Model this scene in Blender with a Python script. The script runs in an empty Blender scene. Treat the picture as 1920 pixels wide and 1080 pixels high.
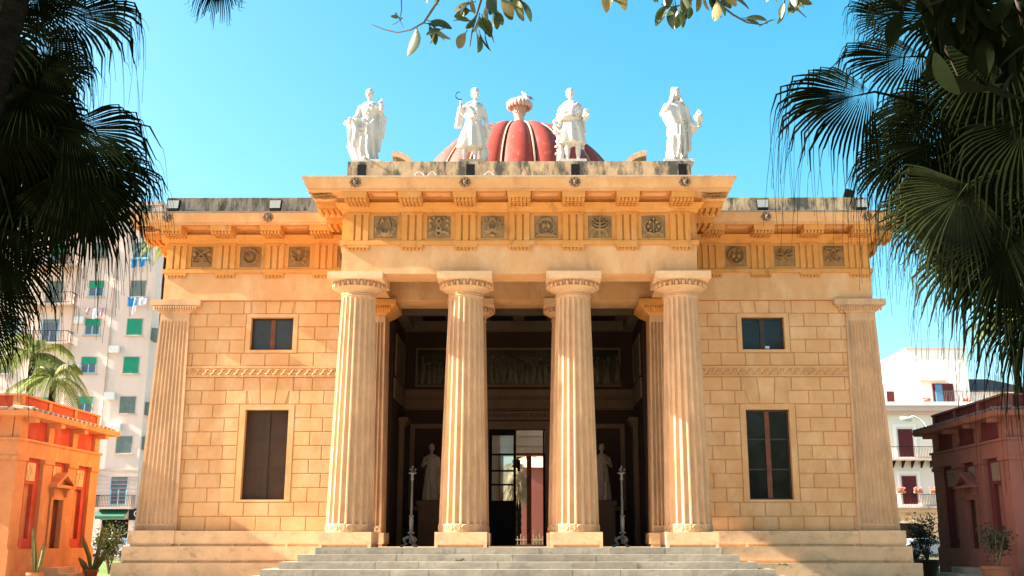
import bpy, math, random
import numpy as np
from mathutils import Vector, Matrix
random.seed(7)
PI = math.pi
S = bpy.context.scene
COL = S.collection

# ------------------------------------------------------------------ camera
cd = bpy.data.cameras.new("camera"); cam = bpy.data.objects.new("camera", cd); COL.objects.link(cam)
S.camera = cam
F_PX, CX_PX, PITCH, YAW = 1961.0, 990.0, 13.56, 0.3
cd.sensor_width = 36.0; cd.lens = F_PX / 1920 * 36.0; cd.shift_x = -(CX_PX - 960) / 1920
cd.clip_start = 0.1; cd.clip_end = 5000
cam.location = (0, 0, 1.6)
cam.rotation_euler = (math.radians(90 + PITCH), 0, math.radians(YAW))
S.render.resolution_x, S.render.resolution_y = 1024, 576

# ------------------------------------------------------------------ world, sun
SUN = Vector((-1.0, -0.064, 0.61)).normalized()
w = bpy.data.worlds.new("World"); S.world = w; w.use_nodes = True
nt = w.node_tree; bg = nt.nodes["Background"]
sky = nt.nodes.new("ShaderNodeTexSky"); sky.sky_type = 'NISHITA'; sky.sun_disc = False
sky.sun_elevation = math.asin(SUN.z); sky.sun_rotation = math.atan2(SUN.x, SUN.y) % (2 * PI)
sky.air_density = 1.0; sky.dust_density = 3.0; sky.ozone_density = 1.0
hs = nt.nodes.new("ShaderNodeHueSaturation"); hs.inputs["Hue"].default_value = .470; hs.inputs["Saturation"].default_value = 1.5
nt.links.new(sky.outputs[0], hs.inputs["Color"]); nt.links.new(hs.outputs[0], bg.inputs[0]); bg.inputs[1].default_value = 0.07
sl = bpy.data.lights.new("sun", 'SUN'); sl.energy = 5.0; sl.angle = math.radians(0.5); sl.color = (1, .93, .82)
so = bpy.data.objects.new("sun", sl); COL.objects.link(so)
so.rotation_euler = SUN.to_track_quat('Z', 'Y').to_euler(); so.location = (-30, -5, 40)
S.view_settings.view_transform = 'Standard'; S.view_settings.look = 'None'; S.view_settings.gamma = 1
S.view_settings.exposure = 2.45
S.cycles.max_bounces = 8; S.cycles.diffuse_bounces = 4

# ------------------------------------------------------------------ projection helper (pixel of the photo + distance -> point)
_p, _y = math.radians(PITCH), math.radians(YAW)
_f0 = Vector((-math.sin(_y), math.cos(_y), 0)); _R = Vector((math.cos(_y), math.sin(_y), 0))
_F = _f0 * math.cos(_p) + Vector((0, 0, math.sin(_p))); _U = -_f0 * math.sin(_p) + Vector((0, 0, math.cos(_p)))
def at(px, py, Y):
    d = _R * ((px - CX_PX) / F_PX) - _U * ((py - 540) / F_PX) + _F
    return Vector((0, 0, 1.6)) + d * (Y / d.y)

# ------------------------------------------------------------------ materials
M = {}
def mat(name, c, rough=.8, var=.15, scale=3., bump=.15, bscale=None, spec=.3, metal=0., c2=None, trans=0., stain=None, stretch=None, stain2=None, island=0.):
    m = bpy.data.materials.new(name); m.use_nodes = True; n = m.node_tree; b = n.nodes["Principled BSDF"]
    b.inputs["Roughness"].default_value = rough; b.inputs["Metallic"].default_value = metal
    b.inputs["Specular IOR Level"].default_value = spec
    tc = n.nodes.new("ShaderNodeTexCoord"); mp = n.nodes.new("ShaderNodeMapping")
    n.links.new(tc.outputs["Object"], mp.inputs[0])
    if stretch: mp.inputs["Scale"].default_value = stretch
    nz = n.nodes.new("ShaderNodeTexNoise"); nz.inputs["Scale"].default_value = scale; nz.inputs["Detail"].default_value = 8
    nz.inputs["Roughness"].default_value = .65
    n.links.new(mp.outputs[0], nz.inputs["Vector"])
    rp = n.nodes.new("ShaderNodeValToRGB"); rp.color_ramp.elements[0].position = .32; rp.color_ramp.elements[1].position = .68
    a = tuple(max(0, x * (1 - var)) for x in c); d = c2 or tuple(min(1, x * (1 + var)) for x in c)
    rp.color_ramp.elements[0].color = (*a, 1); rp.color_ramp.elements[1].color = (*d, 1)
    n.links.new(nz.outputs[0], rp.inputs[0])
    out = rp.outputs[0]
    for stain in (stain, stain2):
        if not stain: continue
        sc, col, lo, hi, st = stain
        mp2 = n.nodes.new("ShaderNodeMapping"); mp2.inputs["Scale"].default_value = st; n.links.new(tc.outputs["Object"], mp2.inputs[0])
        n2 = n.nodes.new("ShaderNodeTexNoise"); n2.inputs["Scale"].default_value = sc; n2.inputs["Detail"].default_value = 6
        n2.inputs["Roughness"].default_value = .7
        n.links.new(mp2.outputs[0], n2.inputs["Vector"])
        r2 = n.nodes.new("ShaderNodeMapRange"); r2.inputs[1].default_value = lo; r2.inputs[2].default_value = hi
        n.links.new(n2.outputs[0], r2.inputs[0])
        mx = n.nodes.new("ShaderNodeMix"); mx.data_type = 'RGBA'; mx.inputs[7].default_value = (*col, 1)
        n.links.new(r2.outputs[0], mx.inputs[0]); n.links.new(out, mx.inputs[6]); out = mx.outputs[2]
    if island:
        ge = n.nodes.new("ShaderNodeNewGeometry"); r3 = n.nodes.new("ShaderNodeMapRange"); r3.inputs[3].default_value = 1 - island; r3.inputs[4].default_value = 1 + island * .6
        n.links.new(ge.outputs["Random Per Island"], r3.inputs[0]); h3 = n.nodes.new("ShaderNodeHueSaturation")
        n.links.new(r3.outputs[0], h3.inputs["Value"]); n.links.new(out, h3.inputs["Color"]); out = h3.outputs[0]
    n.links.new(out, b.inputs["Base Color"])
    if bump:
        nb = n.nodes.new("ShaderNodeTexNoise"); nb.inputs["Scale"].default_value = bscale or scale * 6; nb.inputs["Detail"].default_value = 6
        n.links.new(mp.outputs[0], nb.inputs["Vector"])
        bp = n.nodes.new("ShaderNodeBump"); bp.inputs["Strength"].default_value = bump; bp.inputs["Distance"].default_value = .03
        n.links.new(nb.outputs[0], bp.inputs["Height"]); n.links.new(bp.outputs[0], b.inputs["Normal"])
    if trans:
        tr = n.nodes.new("ShaderNodeBsdfTranslucent"); ms = n.nodes.new("ShaderNodeMixShader"); ms.inputs[0].default_value = trans
        n.links.new(out, tr.inputs[0]); n.links.new(b.outputs[0], ms.inputs[1]); n.links.new(tr.outputs[0], ms.inputs[2])
        n.links.new(ms.outputs[0], n.nodes["Material Output"].inputs[0])
    M[name] = m; return m
def glassmat(name, c, rough=.06, wav=.0, alpha=1.0):
    m = mat(name, c, rough, .2, 2, .12, 1.6, .35)
    return m
PL = (.57, .31, .135)
ST = (.8, (.34, .17, .07), .56, .82, (2.2, 2.2, .35))
mat('plaster', PL, .85, .10, .7, .09, 9, .2, stain=(1.1, (.66, .42, .23), .46, .72, (1, 1, .6)), stain2=ST)
mat('ashlar', PL, .85, .10, .9, .12, 9, .2, stain=(1.1, (.66, .42, .23), .46, .72, (1, 1, .6)), stain2=(1.1, (.38, .20, .09), .60, .85, (1.6, 1.6, .5)), island=.06)
mat('plaster_trim', (.56, .25, .062), .85, .09, 1.2, .08, 12, .2, stain=(1.5, (.58, .33, .15), .5, .8, (1, 1, 1)), stain2=(1.4, (.24, .10, .035), .56, .78, (1.5, 1.5, .6)))
mat('column_stone', (.52, .315, .17), .8, .14, 1.3, .12, 14, .25, stain=(1.3, (.33, .20, .11), .50, .72, (1.5, 1.5, .25)))
mat('pale_stone', (.64, .41, .225), .85, .14, 2.0, .14, 9, .25, stain=(2.2, (.34, .19, .10), .55, .8, (1, 1, 1.5)), stain2=(.9, (.24, .17, .11), .6, .74, (1, 1, 2)), island=.06)
mat('soffit', (.52, .20, .05), .85, .08, 2, .1)
mat('relief', (.29, .185, .088), .85, .2, 4, .3)
mat('relief_warm', (.27, .15, .06), .85, .2, 4, .3)
mat('lion_stone', (.20, .14, .09), .85, .3, 9, .3)
mat('weathered', (.47, .33, .19), .9, .18, 3, .16, 16, .2, stain=(1.6, (.085, .08, .062), .44, .58, (1.6, 1.6, .55)))
mat('weathered_dark', (.24, .20, .15), .9, .25, 3, .2, 16, .2, stain=(2.2, (.05, .045, .035), .42, .6, (2.2, 2.2, .5)))
mat('coping', (.44, .33, .22), .9, .2, 3, .3)
mat('lead_edge', (.17, .16, .15), .8, .3, 5, .2)
mat('dome_red', (.255, .036, .021), .62, .16, .8, .25, 10, .3, stain=(1.8, (.40, .13, .09), .56, .74, (1, 1, .5)))
mat('dome_rib', (.34, .24, .17), .8, .15, 3, .2)
mat('dome_seam', (.09, .03, .028), .8, .2, 3, .2)  # groove shadow between gores put into the colour; crown ring shares it
mat('marble', (.52, .48, .42), .6, .06, 3, .2, 20, .4, stain=(3, (.34, .31, .26), .55, .72, (1, 1, .5)), stain2=(5, (.16, .145, .12), .6, .72, (1, 1, .6)))
mat('marble_dark', (.24, .20, .15), .7, .1, 3, .2)  # vestibule dimness put into the statues' colour; one parapet pedestal shares it
mat('step_stone', (.30, .262, .20), .85, .2, 1.6, .2, 9, .25, stain=(1.2, (.21, .19, .155), .45, .7, (1, 1, 3)), stain2=(3.5, (.10, .10, .08), .6, .72, (1, 1, 2)), island=.16)
mat('step_dark', (.13, .13, .13), .8, .25, 2, .4)
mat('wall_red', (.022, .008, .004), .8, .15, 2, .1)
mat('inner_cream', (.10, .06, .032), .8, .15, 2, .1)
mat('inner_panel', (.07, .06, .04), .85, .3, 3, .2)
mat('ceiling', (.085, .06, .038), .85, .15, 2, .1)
mat('hall_wall', (.62, .58, .50), .8, .06, 2, .05)
mat('floor_stone', (.42,.30,.18), .7, .15, 1, .2)
mat('wood_dark', (.035, .022, .014), .5, .3, 3, .2, spec=.4)
mat('wood_red', (.14, .045, .02), .6, .25, 3, .2)
mat('black_door', (.006, .005, .005), .7, .2, 3, .1, spec=.1)
glassmat('glass_dark', (.012, .014, .012), .04, .35)
mat('screen', (.045, .026, .015), .75, .15, 1.5, .1)
glassmat('glass_grey', (.035, .035, .03), .12, .1)
mat('iron', (.13,.125,.12), .45, .3, 8, .2, spec=.5, metal=.3)
mat('black_metal', (.010, .009, .008), .6, .2, 4, .1, spec=.15)
mat('lamp_glass', (.30, .30, .25), .2, .1, 3, 0, spec=.7)
mat('frond', (.005, .007, .0025), 1.0, .5, 2.5, 0, spec=.0, trans=.2)
mat('frond_sunlit', (.024, .030, .008), .6, .7, 1.2, 0, spec=.08, trans=.4)  # brighter copy of frond, sunlight put into the colour
mat('dead_frond', (.34, .27, .16), .7, .3, 3, 0, trans=.3)
mat('feather', (.17, .20, .045), .6, .35, 1.2, 0, trans=.4)
mat('palm_trunk', (.010, .008, .006), 1.0, .35, 6, .6, 20, 0., stretch=(1, 1, 3))
mat('bark', (.16, .12, .09), .9, .3, 5, .6)
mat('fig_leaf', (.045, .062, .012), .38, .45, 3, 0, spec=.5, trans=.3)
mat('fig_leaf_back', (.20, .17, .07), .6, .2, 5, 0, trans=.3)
mat('fig_leaf_shaded', (.006, .009, .003), .9, .4, 3, 0, spec=.02, trans=.1)  # near-black copy of fig_leaf, shade put into the colour
mat('bush_leaf', (.06, .075, .016), .55, .5, 2.5, 0, trans=.3)
mat('shrub_leaf_shaded', (.018, .027, .010), .55, .4, 2.5, 0, trans=.2)  # tree shade put into the leaf colour
mat('twig', (.09, .07, .05), .9, .2, 5, 0)
mat('terracotta_shaded', (.11, .045, .028), .85, .25, 4, .2)  # terracotta copy darkened to carry tree shade
mat('cactus', (.13, .115, .03), .6, .3, 5, .2)
mat('terracotta', (.42, .13, .045), .8, .2, 4, .2)
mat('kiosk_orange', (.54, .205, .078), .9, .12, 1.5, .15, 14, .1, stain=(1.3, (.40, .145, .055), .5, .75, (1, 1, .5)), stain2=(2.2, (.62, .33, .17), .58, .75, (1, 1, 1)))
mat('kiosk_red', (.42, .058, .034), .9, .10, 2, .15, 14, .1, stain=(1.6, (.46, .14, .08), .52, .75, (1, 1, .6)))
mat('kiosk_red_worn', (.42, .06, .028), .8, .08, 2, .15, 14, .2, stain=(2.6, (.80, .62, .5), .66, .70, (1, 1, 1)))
mat('kiosk_orange_shaded', (.17, .065, .05), .8, .12, 1.5, .15, 14, .2)  # orange copy with the right pavilion's shade in the colour
mat('kiosk_red_shaded', (.085, .018, .020), .8, .12, 1.5, .15, 14, .2)  # red copy, darkened the same way by painted shade
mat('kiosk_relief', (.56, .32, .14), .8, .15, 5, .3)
mat('kiosk_relief_shaded', (.15, .10, .075), .8, .15, 5, .3)  # relief copy with shade in its colour
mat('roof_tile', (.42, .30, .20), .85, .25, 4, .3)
mat('roof_tile_dark', (.11, .075, .07), .85, .25, 4, .3)  # pavilion shade put into the tile colour; townhouse roof shares it
mat('apt_wall', (.80, .62, .52), .9, .05, .25, .1, 4, .2, stain=(.3, (.66, .53, .44), .5, .8, (1, 1, .3)), stain2=(.5, (.42, .33, .27), .6, .8, (1.5, 1, .15)))
mat('apt_trim', (.58, .45, .37), .9, .05, .5, .1)
mat('apt_white', (.86, .84, .78), .9, .04, .4, .1)
mat('apt_cream', (.82, .73, .60), .9, .06, .4, .1)
mat('apt_stone', (.52, .38, .24), .9, .15, .8, .3)
mat('shut_green', (.012, .30, .17), .6, .12, 2, 0)
mat('shut_grey', (.16, .21, .19), .7, .2, 2, .1)
mat('shut_red', (.10, .012, .016), .6, .2, 2, .1)
mat('shut_blue', (.06, .22, .42), .6, .1, 2, 0)
mat('frame_cyan', (.30, .62, .72), .6, .1, 2, 0)
glassmat('far_glass', (.11, .13, .17), .15)
mat('awning_green', (.03, .13, .075), .7, .1, 2, .1)
mat('cloth_blue', (.03, .28, .62), .8, .15, 4, .1)
mat('cloth_white', (.80, .82, .84), .8, .05, 4, .1)
mat('cloth_pink', (.62, .33, .36), .8, .1, 4, .1)
mat('white_paint', (.6,.6,.58), .4, .03, 4, 0)
mat('sign_black', (.01, .01, .012), .5, .1, 4, 0)
mat('pink_wall', (.24, .08, .06), .85, .08, 1, .1)
mat('gull_white', (.80, .80, .80), .7, .05, 9, 0)
mat('gull_grey', (.22, .24, .27), .7, .05, 9, 0)
mat('fruit_stone', (.60, .42, .32), .8, .15, 9, .3)
mat('ground', (.30, .25, .19), .95, .2, .6, .4, 12)
mat('gravel', (.52, .44, .33), .95, .2, 2, .5, 20)
mat('asphalt', (.06, .06, .06), .9, .2, 1, .2, 20)
mat('lawn', (.09, .15, .03), .9, .35, 3, .5, 30)
mat('car_white', (.75, .76, .78), .3, .03, 3, 0, spec=.6)
mat('car_grey', (.20, .22, .25), .3, .03, 3, 0, spec=.6)
mat('rubber', (.02, .02, .02), .8, .1, 3, 0)
mat('flower', (.65, .18, .12), .7, .3, 20, 0)

# ------------------------------------------------------------------ mesh building
class MB:
    def __init__(s): s.v = []; s.f = []; s.mi = []; s.m = 0
    def add(s, vs, fs):
        o = len(s.v); s.v += [tuple(p) for p in vs]; s.f += [tuple(i + o for i in q) for q in fs]; s.mi += [s.m] * len(fs)
        return s
    def box(s, x0, x1, y0, y1, z0, z1):
        return s.frus((x0, x1, y0, y1), z0, (x0, x1, y0, y1), z1)
    def frus(s, a, z0, b, z1):
        v = [(a[0], a[2], z0), (a[1], a[2], z0), (a[1], a[3], z0), (a[0], a[3], z0), (b[0], b[2], z1), (b[1], b[2], z1), (b[1], b[3], z1), (b[0], b[3], z1)]
        return s.add(v, [(0, 3, 2, 1), (4, 5, 6, 7), (0, 1, 5, 4), (1, 2, 6, 5), (2, 3, 7, 6), (3, 0, 4, 7)])
    def ring(s, a, z0, b, z1, h=None):    # frustum with a rectangular well through it
        if not h: return s.frus(a, z0, b, z1)
        q = lambda r, z: [(r[0], r[2], z), (r[1], r[2], z), (r[1], r[3], z), (r[0], r[3], z)]
        f = []
        for i in range(4):
            j = (i + 1) % 4; f += [(i, j, 4 + j, 4 + i), (8 + j, 8 + i, 12 + i, 12 + j), (j, i, 8 + i, 8 + j), (4 + i, 4 + j, 12 + j, 12 + i)]
        return s.add(q(a, z0) + q(b, z1) + q(h, z0) + q(h, z1), f)
    def prism_xz(s, poly, y0, y1):      # polygon in x,z (ccw seen from -y), between y0 (front) and y1
        n = len(poly); v = [(x, y0, z) for x, z in poly] + [(x, y1, z) for x, z in poly]
        return s.add(v, [tuple(range(n)), tuple(range(2 * n - 1, n - 1, -1))] + [(i, i + n, (i + 1) % n + n, (i + 1) % n) for i in range(n)])
    def block(s, poly, y0, y1, ch=.013):   # chamfered face block
        n = len(poly); cx = sum(p[0] for p in poly) / n; cz = sum(p[1] for p in poly) / n
        ins = []
        for x, z in poly: ins.append((x - math.copysign(ch, x - cx), z - math.copysign(ch, z - cz)))
        v = [(x, y0, z) for x, z in ins] + [(x, y0 + ch, z) for x, z in poly] + [(x, y1, z) for x, z in poly]
        f = [tuple(range(n))]
        for k in (0, n): f += [(i + k, i + k + n, (i + 1) % n + k + n, (i + 1) % n + k) for i in range(n)]
        return s.add(v, f)
    def lathe(s, prof, c=(0, 0, 0), n=24, axis='z'):
        v = []; f = []
        for r, z in prof:
            for i in range(n):
                a = 2 * PI * i / n
                v.append((c[0] + r * math.cos(a), c[1] + r * math.sin(a), c[2] + z))
        for j in range(len(prof) - 1):
            for i in range(n):
                f.append((j * n + i, j * n + (i + 1) % n, (j + 1) * n + (i + 1) % n, (j + 1) * n + i))
        f.append(tuple(range(n - 1, -1, -1))); k = (len(prof) - 1) * n; f.append(tuple(range(k, k + n)))
        return s.add(v, f)
    def tube(s, pts, rad, n=6, cap=True):
        pts = [Vector(p) for p in pts]
        if not hasattr(rad, '__len__'): rad = [rad] * len(pts)
        v = []; f = []; up = Vector((.13, .21, .97))
        prev = None
        for i, p in enumerate(pts):
            t = (pts[min(i + 1, len(pts) - 1)] - pts[max(i - 1, 0)])
            if t.length < 1e-9: t = Vector((0, 0, 1))
            t.normalize()
            a = t.cross(up) if prev is None else prev - t * prev.dot(t)
            if a.length < 1e-4: a = t.cross(Vector((1, 0, 0)))
            a.normalize(); b = t.cross(a); prev = a
            for k in range(n):
                an = 2 * PI * k / n; v.append(p + (a * math.cos(an) + b * math.sin(an)) * rad[i])
        for j in range(len(pts) - 1):
            for k in range(n): f.append((j * n + k, j * n + (k + 1) % n, (j + 1) * n + (k + 1) % n, (j + 1) * n + k))
        if cap: f.append(tuple(range(n - 1, -1, -1))); q = (len(pts) - 1) * n; f.append(tuple(range(q, q + n)))
        return s.add(v, f)
    def ball(s, c, r, n=10, m=7, rot=None):
        if not hasattr(r, '__len__'): r = (r, r, r)
        v = []; f = []
        for j in range(m + 1):
            th = PI * j / m
            for i in range(n):
                a = 2 * PI * i / n; q = Vector((r[0] * math.sin(th) * math.cos(a), r[1] * math.sin(th) * math.sin(a), r[2] * math.cos(th)))
                if rot: q = rot @ q
                v.append((c[0] + q.x, c[1] + q.y, c[2] + q.z))
        for j in range(m):
            for i in range(n): f.append((j * n + i, (j + 1) * n + i, (j + 1) * n + (i + 1) % n, j * n + (i + 1) % n))
        return s.add(v, f)
    def torus(s, c, R, r, axis='y', n=14, m=5):
        pts = []
        for i in range(n):
            a = 2 * PI * i / n
            if axis == 'y': pts.append((c[0] + R * math.cos(a), c[1], c[2] + R * math.sin(a)))
            else: pts.append((c[0] + R * math.cos(a), c[1] + R * math.sin(a), c[2]))
        v = []; f = []
        for i in range(n):
            a = 2 * PI * i / n
            for k in range(m):
                b = 2 * PI * k / m; rr = R + r * math.cos(b); h = r * math.sin(b)
                v.append((c[0] + rr * math.cos(a), c[1] + h, c[2] + rr * math.sin(a)) if axis == 'y' else (c[0] + rr * math.cos(a), c[1] + rr * math.sin(a), c[2] + h))
        for i in range(n):
            for k in range(m): f.append((i * m + k, ((i + 1) % n) * m + k, ((i + 1) % n) * m + (k + 1) % m, i * m + (k + 1) % m))
        return s.add(v, f)
    def leaf(s, p, d, nrm, L, W, fold=.25):
        d = Vector(d).normalized(); nrm = Vector(nrm); sd = d.cross(nrm)
        if sd.length < 1e-3: sd = d.cross(Vector((1, 0, .3)))
        sd.normalize(); up = sd.cross(d); p = Vector(p)
        q = [p, p + d * L * .35 + sd * W * .5 + up * W * fold, p + d * L * .35, p + d * L * .35 - sd * W * .5 + up * W * fold,
             p + d * L * .72 + sd * W * .38 + up * W * fold * .6, p + d * L * .72 - up * L * .03, p + d * L * .72 - sd * W * .38 + up * W * fold * .6, p + d * L - up * L * .08]
        return s.add(q, [(0, 1, 2), (0, 2, 3), (1, 4, 5, 2), (2, 5, 6, 3), (4, 7, 5), (5, 7, 6)])
    def quadleaf(s, p, d, nrm, L, W):
        d = Vector(d).normalized(); sd = d.cross(Vector(nrm))
        if sd.length < 1e-3: sd = d.cross(Vector((1, 0, .3)))
        sd.normalize(); p = Vector(p)
        return s.add([p, p + d * L * .45 + sd * W * .5, p + d * L, p + d * L * .45 - sd * W * .5], [(0, 1, 2, 3)])
    def build(s, name, m, parent=None, smooth=False, off=None, auto=None):
        me = bpy.data.meshes.new(name)
        v = s.v
        if off is not None: v = [(a - off[0], b - off[1], c - off[2]) for a, b, c in v]
        me.from_pydata(v, [], s.f); me.validate()
        ms = m if isinstance(m, (list, tuple)) else [m]
        for q in ms: me.materials.append(M[q])
        if len(ms) > 1 and len(me.polygons) == len(s.mi): me.polygons.foreach_set('material_index', s.mi)
        if smooth:
            me.polygons.foreach_set('use_smooth', [True] * len(me.polygons))
            if auto:
                try: me.set_sharp_from_angle(angle=math.radians(auto))
                except Exception: pass
        me.update()
        o = bpy.data.objects.new(name, me); COL.objects.link(o)
        if parent: o.parent = parent
        return o
def tag(o, label=None, cat=None, group=None, kind=None):
    if label: o['label'] = label
    if cat: o['category'] = cat
    if group: o['group'] = group
    if kind: o['kind'] = kind
    return o
def thing(name, loc, label, cat, group=None, rz=0):
    o = bpy.data.objects.new(name, None); COL.objects.link(o); o.location = loc; o.rotation_euler.z = rz; o.empty_display_size = .3
    return tag(o, label, cat, group)
CH = {}
def kids(o): return [c for c in list(COL.objects) if c.parent == o]
def copy_tree(o, parent=None, loc=None, cache=None):
    c = o.copy(); COL.objects.link(c)
    if parent: c.parent = parent
    if loc is not None: c.location = loc
    for ch in cache[o.name] if cache else kids(o): copy_tree(ch, c)
    return c

# ------------------------------------------------------------------ setting
GZ = .30
g = MB(); g.box(-900, 900, -60, 1800, GZ - .5, GZ); tag(g.build('ground', 'ground'), kind='structure')
g = MB(); g.box(-14.5, 13.5, -20, 31.5, GZ, GZ + .006); tag(g.build('path', 'gravel'), kind='structure')
g = MB(); g.box(-200, 200, 74, 86, GZ, GZ + .006); tag(g.build('road', 'asphalt'), kind='structure')
g = MB(); g.box(-200, 200, 86, 89.8, GZ, GZ + .13); tag(g.build('pavement', 'gravel'), kind='structure')
g = MB(); g.box(-40, -12.5, 39, 70, GZ, GZ + .01); g.box(11.5, 40, 39, 70, GZ, GZ + .01); tag(g.build('lawn', 'lawn'), kind='structure')

# ================================================================== MAIN BUILDING
BX = -.52; PX = .11                    # porch stands a touch right of the block's centre
OFF = (0, 32.8, 0)
B = thing('neoclassical_building', (BX, 32.8, 0), 'ochre neoclassical hall with a four column porch, red ribbed dome and grey steps', 'building')
def P(mb, name, m, parent=None, **k): return mb.build(name, m, parent or B, off=OFF, **k)
WF = 32.92          # wing wall face
ZP = 1.41           # platform level
HW = 11.42          # wing half width
PY = 29.5           # porch entablature face
PH = 5.19

# --- walls of the block
def wing_wall(sg):
    b = MB()
    xa, xb = (5.22, 11.36)
    def bx(x0, x1, y0, y1, z0, z1):
        b.box(*((x0, x1) if sg > 0 else (-x1, -x0)), y0, y1, z0, z1)
    wx0, wx1 = 7.19, 8.55
    y0, y1 = WF, WF + .35
    bx(xa, wx0, y0, y1, 1.0, 9.12); bx(wx1, xb, y0, y1, 1.0, 9.12)
    bx(wx0, wx1, y0, y1, 1.0, 2.82); bx(wx0, wx1, y0, y1, 5.60, 7.51); bx(wx0, wx1, y0, y1, 8.57, 9.12)
    P(b, 'wall', 'plaster')
    # ashlar
    k = MB(); G = .0105
    pr = .032; yf = WF - pr
    fx0, fx1 = wx0 - .19, wx1 + .19
    def blk(poly):
        if sg < 0: poly = [(-x, z) for x, z in reversed(poly)]
        k.block(poly, yf, WF + .002)
    def row(z0, z1, off, cut=None):
        segs = [(xa, xb)] if not cut else [(xa, cut[0]), (cut[1], xb)]
        for s0, s1 in segs:
            cuts = []; x = xa - .775 + off
            while x < s1 - .2:
                if x > s0 + .2: cuts.append(x)
                x += .775
            ed = [s0] + cuts + [s1]
            for p, q in zip(ed[:-1], ed[1:]): blk([(p + G, z0 + G), (q - G, z0 + G), (q - G, z1 - G), (p + G, z1 - G)])
    wc = (wx0 + wx1) / 2
    h = (6.64 - 1.88) / 11
    for r in range(11):
        z0 = 1.88 + r * h; off = (0.1 if r % 2 else .4875)
        if r < 2: row(z0, z0 + h, off)
        elif r < 9: row(z0, z0 + h, off, (fx0, fx1))
        elif r == 9: row(z0, z0 + h, off, (wc - .68, wc + .68))
        else: row(z0, z0 + h, off, (wc - .80, wc + .80))
    z0, z1, z2 = 1.88 + 9 * h, 1.88 + 10 * h, 1.88 + 11 * h
    blk([(wc - .21, z0 + G), (wc + .21, z0 + G), (wc + .275, z2 - G), (wc - .275, z2 - G)])
    for q in (1, -1):
        pl = [(wc + q * (.21 + 2 * G), z0 + G), (wc + q * .56, z0 + G), (wc + q * .655, z1), (wc + q * (.80 - 2 * G), z1), (wc + q * (.80 - 2 * G), z2 - G), (wc + q * (.275 + 2 * G), z2 - G)]
        if q < 0: pl = pl[::-1]
        blk(pl)
        pl = [(wc + q * (.56 + .022), z0 + G), (wc + q * .80, z0 + G), (wc + q * .80, z1 - G), (wc + q * (.655 + .022), z1 - G)]
        if q < 0: pl = pl[::-1]
    h = (9.12 - 6.98) / 5
    for r in range(5):
        z0 = 6.98 + r * h; off = (0.1 if r % 2 else .4875)
        if r == 0: row(z0, z0 + h, off)
        elif r < 4: row(z0, z0 + h, off, (fx0 + .03, fx1 - .03))
        else: row(z0, z0 + h, off, (wc - .72, wc + .72))
    z0, z1 = 6.98 + 4 * h, 9.12
    xs0 = [-.62, -.21, .21, .62]; xs1 = [-.71, -.24, .24, .71]
    for i in range(3): blk([(wc + xs0[i] + G, z0 + G), (wc + xs0[i + 1] - G, z0 + G), (wc + xs1[i + 1] - G, z1 - G), (wc + xs1[i] + G, z1 - G)])
    # window surrounds
    for (za, zb, o0, o1) in ((2.82, 5.60, 2.745, 5.774), (7.51, 8.57, 7.408, 8.692)):
        e = .19 if za < 5 else .16
        for r in ((wx0 - e + G, wx0, o0 + G, o1 - G), (wx1, wx1 + e - G, o0 + G, o1 - G), (wx0, wx1, zb, o1 - G), (wx0, wx1, o0 + G, za)):
            x0, x1, a, c = r
            if sg < 0: x0, x1 = -x1, -x0
            k.box(x0, x1, yf - .004, WF + .002, a, c)
    P(k, 'ashlar_facing', 'ashlar')
    # scroll band
    m = MB()
    X = lambda x: sg * x
    def bb(x0, x1, *r): m.box(*((x0, x1) if sg > 0 else (-x1, -x0)), *r)
    bb(5.22, 10.5, WF - .045, WF, 6.64, 6.98); bb(5.22, 10.5, WF - .075, WF - .045, 6.92, 6.98); bb(5.22, 10.5, WF - .075, WF - .045, 6.64, 6.69)
    P(m, 'frieze_band', 'plaster')
    m = MB(); n = 21; pt = (10.48 - 5.26) / n
    for i in range(n):
        x = 5.26 + i * pt; pts = []
        for u, h_ in ((0, .0), (.2, .08), (.36, .28), (.44, .58), (.58, .86), (.76, .95), (.92, .78), (.90, .52), (.74, .40), (.62, .52), (.70, .66)):
            if sg < 0: uu = 1 - u; pts.append((-(x + pt * uu), WF - .058, 6.715 + .18 * h_))
            else: pts.append((x + pt * u, WF - .058, 6.715 + .18 * h_))
        m.tube(pts, [.03, .03, .028, .024, .022, .02, .018, .017, .016, .015, .012], 5)
    P(m, 'wave_scroll', 'plaster', smooth=True)
    # windows
    def win(name, z0, z1, mat_p, muntins, fm, gd):
        x0, x1 = (wx0, wx1) if sg > 0 else (-wx1, -wx0)
        y = WF + .16
        f = MB(); t = .055
        f.box(x0, x0 + t, y, y + .07, z0, z1); f.box(x1 - t, x1, y, y + .07, z0, z1); f.box(x0 + t, x1 - t, y, y + .07, z1 - t, z1); f.box(x0 + t, x1 - t, y, y + .07, z0, z0 + t)
        mx = (x0 + x1) / 2; fo = P(f, 'window', fm)
        f = MB(); f.box(mx - .075, mx + .075, y - .012, y + .06, z0 + t, z1 - t); f.build('mullion', M and 'wood_red' if gd else fm, fo, off=OFF)
        if muntins:
            f = MB()
            for zz in muntins: f.box(x0 + t, mx - .08, y + .012, y + .05, zz - .018, zz + .018); f.box(mx + .08, x1 - t, y + .012, y + .05, zz - .018, zz + .018)
            f.build('muntin', fm, fo, off=OFF)
        for q0, q1 in ((x0 + t, mx - .075), (mx + .075, x1 - t)):
            f = MB(); f.box(q0, q1, y + .028, y + .036, z0 + t, z1 - t); f.build('pane', mat_p, fo, off=OFF)
        f = MB(); f.box(x0 + .003, x1 - .003, y + .1, y + .14, z0, z1); f.build('inner_blind', 'black_door', fo, off=OFF)
        return fo
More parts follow.
